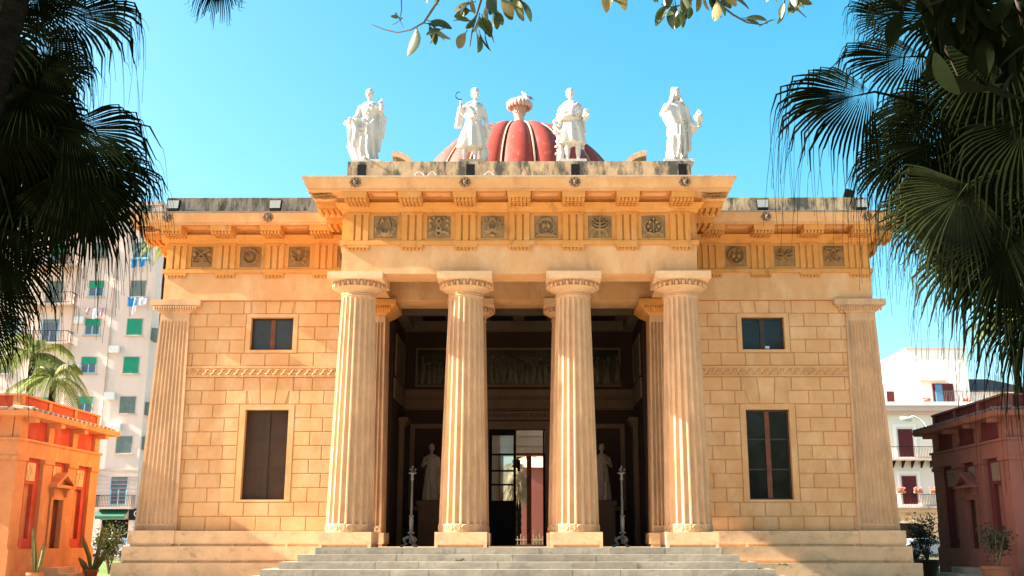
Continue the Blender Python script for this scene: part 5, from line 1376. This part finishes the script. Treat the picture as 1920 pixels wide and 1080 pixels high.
# --- feather palms behind the pavilions
def feather_frond(mb, base, ax, L, sag, rs, W=.38, n=40):
    ax = Vector(ax).normalized(); p = Vector(base); pts = []
    for i in range(13): t = i / 12; pts.append(Vector(base) + ax * L * t + Vector((0, 0, -1)) * sag * t ** 2.2)
    mb.tube(pts, [.03 * (1 - t / 13) + .004 for t in range(13)], 4)
    for i in range(n):
        t = .12 + .88 * i / n; k = min(11, int(t * 12)); c = pts[k].lerp(pts[k + 1], t * 12 - k); d = (pts[k + 1] - pts[k]).normalized(); sd = d.cross(Vector((0, 0, 1)))
        if sd.length < .05: sd = Vector((1, 0, 0))
        sd.normalize()
        for s_ in (-1, 1):
            l = W * math.sin(PI * (.15 + .8 * t)) * rs.uniform(.8, 1.2); dr = (sd * s_ * .75 + d * .55 + Vector((0, 0, -.1))).normalized()
            e1 = c + dr * l * .5; e2 = e1 + (dr * .4 + Vector((0, 0, -1)) * .9) * l * .55; w_ = .022
            mb.add([c - d * w_, c + d * w_, e1 + d * w_, e1 - d * w_, e2], [(0, 1, 2, 3), (3, 2, 4)])
def feather_palm(px, py, Y, label, nf, L, seed, m='feather', dirs=None):
    c = at(px, py, Y); base = (c.x, Y, GZ); o = thing('feather_palm', base, label, 'palm tree'); trunk(o, [base, (c.x + .1, Y, c.z * .6), tuple(c)], [.22, .16, .13], base, m='palm_trunk')
    rs = random.Random(seed)
    for i in range(nf):
        a = 2 * PI * i / nf + rs.uniform(-.2, .2); e = rs.uniform(.05, 1.1); mb = MB(); LL = L * rs.uniform(.8, 1.1)
        feather_frond(mb, c, (math.cos(a) * math.cos(e), math.sin(a) * math.cos(e), math.sin(e)), LL, LL * rs.uniform(.65, .95), rs, .16 * L + .15); mb.build('frond', m, o, off=base)
feather_palm(62, 668, 47, 'sunlit yellow green feather palm rising behind the orange pavilion', 22, 3.1, 31)
feather_palm(100, 712, 44, 'lower green feather palm directly behind the orange pavilion roof', 16, 2.3, 32)
feather_palm(1893, 600, 46, 'feather palm half hidden behind the dark fronds above the maroon pavilion', 18, 2.2, 33)
# vine or palm tuft peeping by the left wing cornice
feather_palm(314, 452, 56, 'palm top showing between the apartment block and the left wing cornice', 16, 1.9, 34)

# shrubs
def shrub(px, Y, z0, W, H, label, n, seed, m, name='shrub', pot=False):
    a = at(px, 1040, Y); o = thing(name, (a.x, Y, z0), label, 'shrub'); rs = random.Random(seed); b0 = .5 if pot else 0
    if pot: k = MB(); k.lathe([(.3, 0), (.42, .5), (.46, .52), (.46, .6), (.4, .6), (.36, .5)], (0, 0, 0), 20); k.build('pot', 'terracotta_shaded', o, smooth=True, auto=40)
    st = MB(); lf = MB()
    for i in range(9):
        an = rs.uniform(0, 2 * PI); rr = rs.uniform(.2, 1) * W * .5; top = Vector((rr * math.cos(an), rr * math.sin(an), b0 + H * rs.uniform(.6, .98))); mid = Vector((top.x * .35, top.y * .35, b0 + H * .3))
        st.tube([(0, 0, b0), mid, top], [.03, .02, .006], 5)
        for j in range(n // 9):
            t = rs.uniform(.15, 1.0); c = mid.lerp(top, t) + Vector((rs.gauss(0, .12 * W), rs.gauss(0, .12 * W), rs.gauss(0, .08 * H))); lf.quadleaf(c, (rs.uniform(-1, 1), rs.uniform(-1, 1), rs.uniform(-.6, .8)), (rs.uniform(-1, 1), rs.uniform(-1, 1), 1), rs.uniform(.09, .16), rs.uniform(.05, .08))
    st.build('stems', 'twig', o); lf.build('foliage', m, o)
shrub(207, 42, GZ, 1.7, 2.1, 'sunlit green shrub with bare lower stems between the orange pavilion and the hall', 1500, 41, 'bush_leaf')
shrub(1738, 40, GZ, 1.4, 1.9, 'dark shrub in a terracotta pot beside the maroon pavilion corner', 900, 42, 'shrub_leaf_shaded', pot=True)
shrub(1868, 30.35, GZ, 1.2, 1.35, 'shaded shrub in a terracotta pot in front of the maroon pavilion door', 500, 43, 'shrub_leaf_shaded', pot=True)
shrub(1716, 44, GZ, 1.2, 1.3, 'low dark bush at the right corner of the hall base', 700, 44, 'shrub_leaf_shaded')

# ================================================================== BACKGROUND BUILDINGS
# left apartment block
AX = lambda px, py=640: at(px, py, 90).x
apt = thing('apartment_block', (-45, 90, GZ), 'tall pale pink apartment block with green shutters behind the palms', 'building'); AO = (-45, 90, GZ)
xr = -33.65; xl = -62
m = MB(); m.box(xl, xr, 90, 104, GZ, 31.0); m.build('wall', 'apt_wall', apt, off=AO)
m = MB(); m.box(xl, xr + .25, 89.75, 104, 31.0, 31.35); m.box(xl, xr, 89.93, 90, 7.35, 7.5); m.box(xl, xr, 89.9, 90, 6.85, 6.95)
for k in range(9): m.box(xl, xr, 89.96, 90, 3.9 + k * .33, 3.93 + k * .33)
m.build('string_course', 'apt_trim', apt, off=AO)
def awin(par, off, x, z, w_, h, Y, style, sill=True):
    f = MB(); t = .06
    frame(f, x - w_ / 2, x + w_ / 2, z, z + h, t, Y - .03, Y + .02)
    if sill: f.box(x - w_ / 2 - .1, x + w_ / 2 + .1, Y - .14, Y + .02, z - .08, z)
    o = f.build('window', 'apt_trim' if style != 'cyan' else 'frame_cyan', par, off=off)
    g_ = MB(); mt = {'green': 'shut_green', 'grey': 'shut_grey', 'half': 'far_glass', 'cyan': 'far_glass', 'red': 'shut_red', 'redopen': 'far_glass'}[style]
    g_.box(x - w_ / 2 + t, x + w_ / 2 - t, Y - .012, Y + .012, z + t, z + h - t)
    if style in ('grey', 'green', 'red'):
        n = int(h / .12)
        for i in range(n): zz = z + t + (h - 2 * t) * i / n; g_.box(x - w_ / 2 + t + .02, x + w_ / 2 - t - .02, Y - .024, Y - .012, zz + .02, zz + .07)
        if style == 'red': g_.box(x - .03, x + .03, Y - .035, Y - .012, z + t, z + h - t)
    g_.build('shutter' if style in ('green', 'grey', 'red') else 'pane', mt, o, off=off)
    if style in ('half', 'cyan'):
        b = MB(); zz = z + h * .55; b.box(x - w_ / 2 + t, x + w_ / 2 - t, Y - .02, Y - .013, zz if style == 'half' else z + h * .85, z + h - t); b.build('roller_blind', 'shut_green' if style == 'half' else 'shut_grey', o, off=off)
        b = MB(); b.box(x - w_ / 2 + t, x + w_ / 2 - t, Y - .03, Y - .013, z + t, z + t + .07); b.box(x - .05, x + .05, Y - .026, Y - .013, z + t, zz); b.box(x - w_ / 2 + t, x - w_ / 2 + t + .08, Y - .026, Y - .013, z + t, zz); b.box(x + w_ / 2 - t - .08, x + w_ / 2 - t, Y - .026, Y - .013, z + t, zz); b.build('sash', 'frame_cyan', o, off=off)
    return o
def balcony(par, off, x0, x1, z, Y, d=1.0, h=1.0, pots=0, brackets=0, m='black_metal'):
    s_ = MB(); s_.box(x0, x1, Y - d, Y, z - .16, z)
    o = s_.build('balcony', 'apt_trim', par, off=off)
    r = MB(); r.box(x0, x1, Y - d, Y - d + .04, z + h - .04, z + h); r.box(x0, x0 + .04, Y - d, Y, z + h - .04, z + h); r.box(x1 - .04, x1, Y - d, Y, z + h - .04, z + h); r.box(x0, x1, Y - d, Y - d + .03, z + .08, z + .11)
    n = int((x1 - x0) / .13)
    for i in range(n + 1): x = x0 + .015 + (x1 - x0 - .03) * i / n; r.box(x - .012, x + .012, Y - d + .005, Y - d + .03, z, z + h)
    for j in range(7):
        for x in (x0 + .012, x1 - .012): y = Y - d + d * j / 7; r.box(x - .01, x + .01, y + .05, y + .07, z, z + h)
    r.build('railing', m, o, off=off)
    if brackets:
        for i in range(brackets):
            b = MB(); x = x0 + .3 + (x1 - x0 - .6) * i / max(1, brackets - 1); b.add([(x - .05, Y, z - .16), (x + .05, Y, z - .16), (x - .05, Y - d * .85, z - .16), (x + .05, Y - d * .85, z - .16), (x - .05, Y, z - .75), (x + .05, Y, z - .75)], [(0, 2, 4), (1, 5, 3), (2, 3, 5, 4), (0, 1, 3, 2)]); b.build('bracket', 'black_metal', o, off=off)
    return o
flo = [9.75, 13.15, 16.35, 19.55 - .6 + .05, 22.3, 25.6, 28.4]
zw = lambda py: at(240, py, 90).z
rows = [(880 - 28, 'grey'), (776, 'grey'), (700, 'green'), (628, 'green'), (555, 'cloth'), (485, 'cyan'), (414, 'grey')]
cols = [(250, ['grey', 'grey', 'green', 'green', 'grey', 'cyan', 'grey']), (172, [None, 'half', 'half', 'half', 'half', 'grey', 'grey'])]
pxbase = {0: 228, 1: 236, 2: 243, 3: 251, 4: 258, 5: 266, 6: 272}
pyr = [851, 776, 701, 629, 557, 485, 414]
for r in range(7):
    z = zw(pyr[r])
    for c, sty in enumerate(('a', 'b')):
        x = AX(pxbase[3], 629) if c == 0 else AX(172, 629)
        st_ = cols[c][1][r]
        if st_: awin(apt, AO, x, z, 1.45, 1.55, 90, st_)
    for px in (93, 20, -40):
        x = AX(px, 629); s3 = ['half', 'half', 'grey', 'cyan', 'grey', 'half', 'grey'][r]
        if px != 93: awin(apt, AO, x, z, 1.4, 1.5, 90, s3)
        else: awin(apt, AO, x, z - .8, 1.5, 2.3, 90, s3, False)
    if r in (3, 4, 5, 6): balcony(apt, AO, AX(93, 629) - 2.1, AX(93, 629) + 2.1, z - .75, 90, 1.1)
awin(apt, AO, AX(222, 925) , 4.05 + .35, 1.5, 2.5, 90, 'cyan', False); balcony(apt, AO, AX(222, 925) - 1.6, AX(222, 925) + 1.5, 4.3, 90, .9)
# narrow balconies at the block's right corner
for py in (870 - 30, 775, 700 - 65):
    z = zw(py); m = MB(); m.box(xr - .02, xr + .5, 90.3, 91.3, z - .1, z); m.box(xr + .46, xr + .5, 90.3, 91.3, z, z + 1.0); m.box(xr, xr + .5, 90.27, 90.3, z, z + 1.0); m.build('balcony', 'shut_grey', apt, off=AO)
m = MB(); m.box(AX(190, 990), AX(240, 990), 90 - .02, 90.02, GZ + .1, 3.3); m.build('shop_opening', 'black_door', apt, off=AO)
aw = thing('awning', (AX(212, 965), 90, 3.2), 'dark green shop awning below the pale pink apartment block', 'awning')
a0, a1 = AX(188, 965) - AX(212, 965), AX(242, 965) - AX(212, 965)
m = MB(); m.add([(a0, 0, 1.05), (a1, 0, 1.05), (a1, -1.1, .35), (a0, -1.1, .35), (a1, -1.1, .12), (a0, -1.1, .12), (a0, 0, 1.0), (a1, 0, 1.0), (a1, -1.06, .30), (a0, -1.06, .30)], [(0, 3, 2, 1), (3, 5, 4, 2), (6, 7, 8, 9)]); m.build('canopy', 'awning_green', aw)
m = MB(); m.tube([(a0 + .1, 0, .1), (a0 + .1, -1.05, .32)], .02, 5); m.tube([(a1 - .1, 0, .1), (a1 - .1, -1.05, .32)], .02, 5); m.build('arm', 'black_metal', aw)
sgx = AX(242, 965); sn = thing('shop_sign', (sgx + 1.2, 89.8, 3.25), 'black shop sign with white letters right of the green awning', 'sign')
m = MB(); m.box(-1.15, 1.6, -.02, .12, 0, .95); m.build('board', 'sign_black', sn)
text('CAMI', .72, sn, (.12, -.03, .5), 'cloth_white', .012)
# laundry
def laundry(px, py, label, items, seed, grp='laundry hung outside the apartment windows'):
    a = at(px, py, 89.4); o = thing('laundry_line', (a.x, 89.4, a.z), label, 'laundry', grp)
    m = MB(); m.tube([(-.9, 0, 0), (.9, 0, 0)], .012, 4); m.tube([(-.85, 0, 0), (-.85, .6, -.1)], .015, 4); m.tube([(.85, 0, 0), (.85, .6, -.1)], .015, 4); m.build('line', 'iron', o)
    rs = random.Random(seed)
    for x, w_, h, mt in items:
        m = MB(); v = []; f = []
        for j in range(5):
            for i in range(7): t = i / 6; v.append((x + w_ * t + rs.uniform(-.01, .01), .03 * math.sin(t * 9 + j * .6), -h * j / 4 * (1 + .1 * math.sin(t * 5))))
        for j in range(4):
            for i in range(6): q = j * 7 + i; f.append((q, q + 1, q + 8, q + 7))
        m.add(v, f); c = m.build('cloth', mt, o); sm = c.modifiers.new('s', 'SOLIDIFY'); sm.thickness = .015
laundry(258, 558, 'blue sheets and pale towels hung under a right hand window of the pale block', [(-.85, .85, .75, 'cloth_blue'), (.1, .7, .65, 'cloth_white'), (-.4, .35, 1.4, 'cloth_white')], 1)
laundry(178, 578, 'white shirts and a pink cloth hung under a window next to the long balcony', [(-.8, .4, .6, 'cloth_pink'), (-.2, .5, .9, 'cloth_white'), (.45, .35, .7, 'cloth_pink')], 2)
laundry(262, 487, 'blue cloths hung at a high window of the pale block', [(-.7, .5, .7, 'cloth_blue'), (.0, .5, .6, 'cloth_blue')], 3)
a = at(47, 545, 88.8); o = thing('satellite_dish', tuple(a), 'white satellite dish on the long balcony of the pale block', 'satellite dish')
m = MB(); m.lathe([(.02, .0), (.25, .05), (.42, .16), (.40, .17), (.24, .07), (.02, .02)], (0, 0, 0), 16); Rm = Matrix.Rotation(1.2, 3, 'X') @ Matrix.Rotation(.5, 3, 'Y'); m.v = [tuple(Rm @ Vector(p)) for p in m.v]; m.build('dish', 'white_paint', o, smooth=True)
m = MB(); m.tube([(0, 0, 0), (0, .3, -.5), (0, .3, -.9)], .025, 5); m.build('mast', 'iron', o)

# right white building
RX = lambda px, py=850: at(px, py, 90).x
wb = thing('townhouse', (33, 90, GZ), 'white townhouse with dark red shutters and a stone ground floor, right background', 'building'); WO = (33, 90, GZ)
x0, x1 = 26.0, 47.0
m = MB(); m.box(x0, x1, 90, 103, 3.0, 12.35); m.build('wall', 'apt_cream', wb, off=WO)
m = MB(); cxg = 31.45; rg = 1.55; n = 12    # stone ground floor with an arch
m.box(x0, cxg - rg, 89.9, 90.3, GZ, 3.9); m.box(cxg + rg, RX(1757, 985), 89.9, 90.3, GZ, 3.9); arch = [(cxg + rg * math.cos(PI * i / n), 1.75 + rg * math.sin(PI * i / n)) for i in range(n + 1)]
for i in range(n): a_, b_ = arch[i], arch[i + 1]; m.prism_xz([(b_[0], b_[1]), (a_[0], a_[1]), (a_[0], 3.9), (b_[0], 3.9)], 89.9, 90.3)
m.box(x0, RX(1757, 985) + .1, 89.6, 90.3, 3.9, 4.15); m.build('ground_floor', 'apt_stone', wb, off=WO)
m = MB(); m.box(x0, x1, 90.301, 91, GZ, 3.0); m.build('wall', 'wall_red', wb, off=WO)
m = MB(); m.ball((cxg, 89.85, 3.45), (.3, .15, .3), 12, 8); m.build('keystone', 'pale_stone', wb, off=WO, smooth=True)
m = MB(); m.box(x0, x1, 89.4, 103, 12.35, 12.75); m.box(x0, x1, 89.6, 90, 12.1, 12.35); m.box(x0, x1, 89.3, 103, 12.75, 12.85); m.build('cornice', 'apt_trim', wb, off=WO)
m = MB(); m.box(x0, 40.3, 89.7, 89.95, 12.85, 13.15); m.build('parapet', 'apt_white', wb, off=WO)
for px in (1700, 1750 + 4, 1800, 1850):
    pass
for wx in (RX(1700, 850), RX(1700, 850) + 3.35, RX(1700, 850) + 6.7):
    awin(wb, WO, wx, 8.35, 1.35, 2.55, 90, 'red', False); awin(wb, WO, wx, 4.4, 1.35, 2.55, 90, 'red', False)
    f = MB(); frame(f, wx - .95, wx + .95, 8.3, 11.25, .2, 89.93, 90.0); frame(f, wx - .95, wx + .95, 4.35, 7.3, .2, 89.93, 90.0); f.build('window_surround', 'apt_white', wb, off=WO)
balcony(wb, WO, 27.0, 39.6, 8.30, 90, 1.0, 1.0, brackets=16); balcony(wb, WO, 27.0, 39.6, 4.35, 90, 1.0, 1.0)
# penthouse
ph0, ph1 = RX(1698, 655) + 1.15, RX(1808, 655) + 1.35
m = MB(); m.box(ph0, ph1, 93, 100, 12.85, 18.3); m.box(26.5, ph0, 94, 100, 12.85, 15.2); m.build('penthouse', 'apt_white', wb, off=WO)
m = MB(); m.box(ph0 - .1, ph1 + .1, 92.9, 100, 18.3, 18.42); m.box(RX(1745, 720) + .0, RX(1776, 720) + 1.0, 92.3, 93, 15.35, 15.45); m.build('eave', 'apt_trim', wb, off=WO)
awin(wb, WO, RX(1757, 735) + 1.7, 12.95, 2.0, 2.3, 92.99, 'red', False)
m = MB(); m.box(RX(1757, 735) + 1.0, RX(1757, 735) + 1.6, 92.86, 92.94, 12.95, 15.1); m.build('door', 'shut_blue', wb, off=WO)
awin(wb, WO, RX(1684, 740) + .7, 13.2, .8, 1.5, 93.99, 'red', True)
r = MB()
xa_, xb_ = RX(1706, 740), RX(1885, 740)
r.box(xa_, xb_, 90.0, 90.03, 14.1, 14.14); n = 60
for i in range(n + 1): x = xa_ + (xb_ - xa_) * i / n; r.box(x - .012, x + .012, 90.0, 90.03, 13.15, 14.1)
r.build('railing', 'iron', wb, off=WO)
m = MB(); q0, q1 = RX(1812, 730) + 1.4, 46.0
m.box(q0, q1, 94, 100, 12.85, 14.6); m.build('attic', 'apt_white', wb, off=WO)
m = MB(); m.add([(q0 - .2, 93.5, 14.6), (q1, 93.5, 14.6), (q1, 97, 15.2), (q0 + 3.5, 97, 16.2), (q0 - .2, 97, 16.2), (q0 - .2, 100, 14.6), (q1, 100, 14.6)], [(0, 1, 2, 3, 4), (4, 3, 2, 6, 5), (0, 4, 5), (1, 6, 2)]); m.build('roof', 'roof_tile_dark', wb, off=WO)
def flowerpot(px, py, Y, label, grp):
    a = at(px, py, Y); m = MB(); m.box(-.35, .35, -.12, .12, -.12, .08); o = thing('flower_box', tuple(a), label, 'flower box', grp); m.build('box', 'terracotta', o)
    m = MB(); rs = random.Random(int(px))
    for i in range(24): m.ball((rs.uniform(-.35, .35), rs.uniform(-.12, .1), .1 + rs.uniform(0, .25)), .06, 5, 4)
    m.build('flowers', 'flower', o)
flowerpot(1690, 922, 88.9, 'flower box on the lower townhouse balcony, the one nearest the hall', 'flower boxes on the townhouse')
flowerpot(1722, 922, 88.9, 'flower box in the middle of the lower townhouse balcony', 'flower boxes on the townhouse')
flowerpot(1752, 922, 88.9, 'flower box on the lower townhouse balcony beside the maroon pavilion', 'flower boxes on the townhouse')
flowerpot(1738, 753, 89.9, 'flower box on the townhouse roof terrace left of the blue door', 'flower boxes on the townhouse')
flowerpot(1812, 753, 89.9, 'flower box on the townhouse roof terrace right of the blue door', 'flower boxes on the townhouse')
# street lamp
a = at(1790, 870, 60); o = thing('street_lamp', (a.x, 60, GZ), 'white curved street lamp arm rising above the maroon pavilion', 'street lamp')
p0 = at(1699, 785, 60); p1 = at(1712, 780, 60); p2 = at(1732, 790, 60); p3 = at(1746, 815, 60)
m = MB(); m.tube([(0, 0, 0), (0, 0, p3.z - GZ - 2.2), (-.35, 0, p3.z - GZ - 1.0), (p3.x - a.x, 0, p3.z - GZ), (p2.x - a.x, 0, p2.z - GZ), (p1.x - a.x, 0, p1.z - GZ), (p0.x - a.x + .1, 0, p0.z - GZ)], [.09, .075, .07, .06, .055, .05, .05], 10); m.build('pole', 'white_paint', o, smooth=True)
m = MB(); m.ball((p0.x - a.x, 0, p0.z - GZ - .02), (.36, .16, .13), 14, 8, rot=Matrix.Rotation(.2, 3, 'Y')); m.build('lamp_head', 'white_paint', o, smooth=True)
# parked cars on the street
def car(px, Y, label, m_, rz=0):
    a = at(px, 1040, Y); o = thing('parked_car', (a.x, Y, GZ + .01), label, 'car', 'cars parked along the street behind the garden', rz)
    m = MB(); prof = [(-2.1, .35), (-2.12, .75), (-1.95, .9), (-1.1, .98), (-.55, 1.42), (.85, 1.45), (1.6, 1.0), (2.05, .92), (2.12, .6), (2.1, .35)]
    m.prism_xz(prof[::-1] if False else prof, -.82, .82); b = m.build('body', m_, o); bv = b.modifiers.new('b', 'BEVEL'); bv.width = .07; bv.segments = 3
    m = MB()
    for y in (-.825, .825): m.add([(-.98, y, 1.0), (-.5, y, 1.36), (.8, y, 1.38), (1.35, y, 1.02)], [(0, 3, 2, 1) if y < 0 else (0, 1, 2, 3)])
    m.build('window', 'glass_dark', o)
    for x in (-1.3, 1.3):
        for y in (-.8, .8):
            m = MB(); m.torus((x, y, .32), .22, .10, 'y', 18, 8); m.ball((x, y, .32), (.18, .05, .18), 10, 6); m.build('wheel', 'rubber', o, smooth=True)
car(205, 76, 'pale parked car glimpsed through the shrub left of the hall', 'car_white'); car(1725, 76, 'grey parked car glimpsed behind the bushes right of the hall', 'car_grey')
# iron garden fence glimpsed left and right
def fence(pxa, pxb, Y, label):
    a, b_ = at(pxa, 1040, Y).x, at(pxb, 1040, Y).x; o = thing('railing_fence', ((a + b_) / 2, Y, GZ), label, 'fence'); w_ = b_ - a; m = MB(); m.box(-w_ / 2, w_ / 2, -.02, .02, .25, .29); m.box(-w_ / 2, w_ / 2, -.02, .02, 1.25, 1.29)
    n = int(w_ / .14)
    for i in range(n + 1): x = -w_ / 2 + w_ * i / n; m.tube([(x, 0, 0), (x, 0, 1.45)], .012, 4)
    m.build('bars', 'iron', o)
    m = MB(); m.box(-w_ / 2, w_ / 2, -.12, .12, 0, .22); m.build('plinth', 'coping', o)
fence(120, 262, 70, 'iron garden railing behind the sunlit shrub left of the hall'); fence(1690, 1800, 70, 'iron garden railing behind the bushes right of the hall')

# ================================================================== GARDEN BEHIND THE REAR DOOR
a = at(990, 940, 72); pb = thing('pink_house', (a.x + 3.5, 72, GZ), 'pink walled house seen through the open door', 'building')
m = MB(); m.box(-4.2, 6, 0, 8, 0, 6.1); m.build('wall', 'pink_wall', pb); m = MB(); m.add([(-4.5, -.3, 6.1), (6.3, -.3, 6.1), (6.3, 4, 8.0), (-4.5, 4, 8.0), (-4.5, 8.3, 6.1), (6.3, 8.3, 6.1)], [(0, 1, 2, 3), (3, 2, 5, 4), (0, 3, 4), (1, 5, 2)]); m.build('roof', 'roof_tile', pb)
a = at(993, 900, 60); gw = thing('garden_wall', (a.x + 2, 60, GZ), 'low pinkish garden wall with sloping top seen through the door', 'wall')
m = MB(); m.prism_xz([(-3.6, 0), (6, 0), (6, 5.5), (-3.6, 3.9)], 0, .4); m.build('wall', 'pink_wall', gw)
c = at(968, 862, 55); base = (c.x, 55, GZ); o = thing('skirted_palm', base, 'palm with a hanging skirt of dead fronds seen through the door', 'palm tree'); trunk(o, [base, (c.x + .05, 55, 3), tuple(c)], [.28, .22, .2], base)
rs = random.Random(77)
for i in range(26):
    an = rs.uniform(0, 2 * PI); dead = i < 16; H = Vector(c) + Vector((math.cos(an), math.sin(an), 0)) * (.35 if dead else .9) + Vector((0, 0, rs.uniform(-1.6, .0) if dead else rs.uniform(.2, 1.0)))
    ax = Vector((math.cos(an) * (.25 if dead else 1), math.sin(an) * (.25 if dead else 1), -1 if dead else rs.uniform(-.3, .6))); mb = MB(); fan(mb, H, ax, (math.cos(an), math.sin(an), .8), 1.0, 1.5, rs, 22, .3)
    mb.tube([c, H], .03, 5); mb.build('frond', 'dead_frond' if dead else 'bush_leaf', o, off=base)
a = at(985, 1022, 53); o = thing('white_gate', (a.x, 53, GZ), 'low white picket gate beyond the open door', 'gate')
m = MB()
for i in range(14): x = -1.0 + 2.0 * i / 13; m.box(x - .02, x + .02, -.02, .02, 0, 1.5 + .1 * (i % 2))
m.box(-1.05, 1.05, -.03, -.021, .3, .36); m.box(-1.05, 1.05, -.03, -.021, 1.3, 1.36); m.build('pickets', 'coping', o)
shrub(1003, 54.5, GZ, 1.0, 1.9, 'green bush beside the white gate beyond the door', 400, 45, 'bush_leaf')

# garden trees behind the viewer: what the windows mirror
m = MB(); rs = random.Random(123)
for i in range(9000):
    x = rs.uniform(-34, 40); y = rs.uniform(-34, -16); h = 7 + 5 * math.sin(x * .37) + 2.5 * math.sin(x * 1.1 + 1)
    p = (x, y, GZ + abs(rs.gauss(0, .55)) * (h + 4)); m.quadleaf(p, (rs.uniform(-1, 1), rs.uniform(-1, 1), rs.uniform(-1, .5)), (rs.uniform(-1, 1), rs.uniform(-1, 1), 1), 1.5, 1.0)
tag(m.build('garden_trees', 'bush_leaf'), 'mass of garden trees behind the viewer', 'trees', kind='stuff')

# loose cables on the porch cornice and weeds in the step joints
for px0, px1 in ((775, 800), (905, 930), (800, 822)):
    a = at(px0, 329, 28.9); b_ = at(px1, 329, 28.9); m = MB(); pts = []
    for i in range(9): t = i / 8; q = a.lerp(b_, t); pts.append((q.x - BX, 28.7, 11.80 + .20 * math.sin(PI * t)))
    m.tube(pts, .012, 5); P(m, 'cable', 'white_paint')
for px, Y, z, lb in ((862, 28.62, ZP - .182 * 2, 'small green weed growing from a joint in the middle of the steps'), (1468, 28.3, .94, 'small dark weed at the right end of the steps')):
    a = at(px, 1040, Y); o = MB(); rs = random.Random(px)
    for i in range(34): o.quadleaf((rs.uniform(-.13, .13), rs.uniform(-.04, .02), rs.uniform(0, .05)), (rs.uniform(-1, 1), -.5, rs.uniform(.1, .8)), (0, 0, 1), rs.uniform(.04, .08), .03)
    w_ = o.build('weed', 'bush_leaf'); w_.location = (a.x, Y, z); tag(w_, lb, 'weed')

# pipes and air conditioners on the apartment block
for px in (205, 132, 60): x = AX(px); m = MB(); m.tube([(x, 89.9, GZ), (x, 89.9, 30.9)], .06, 6); m.build('drain_pipe', 'apt_trim', apt, off=AO)
for px, py in ((214, 655), (148, 600), (216, 800), (205, 742), (140, 690)):
    a = at(px, py, 89.7); m = MB(); m.box(a.x - .42, a.x + .42, 89.55, 89.98, a.z - .3, a.z + .3); m.torus((a.x - .1, 89.54, a.z), .22, .02, 'y', 14, 4); m.build('air_conditioner', 'apt_white', apt, off=AO)
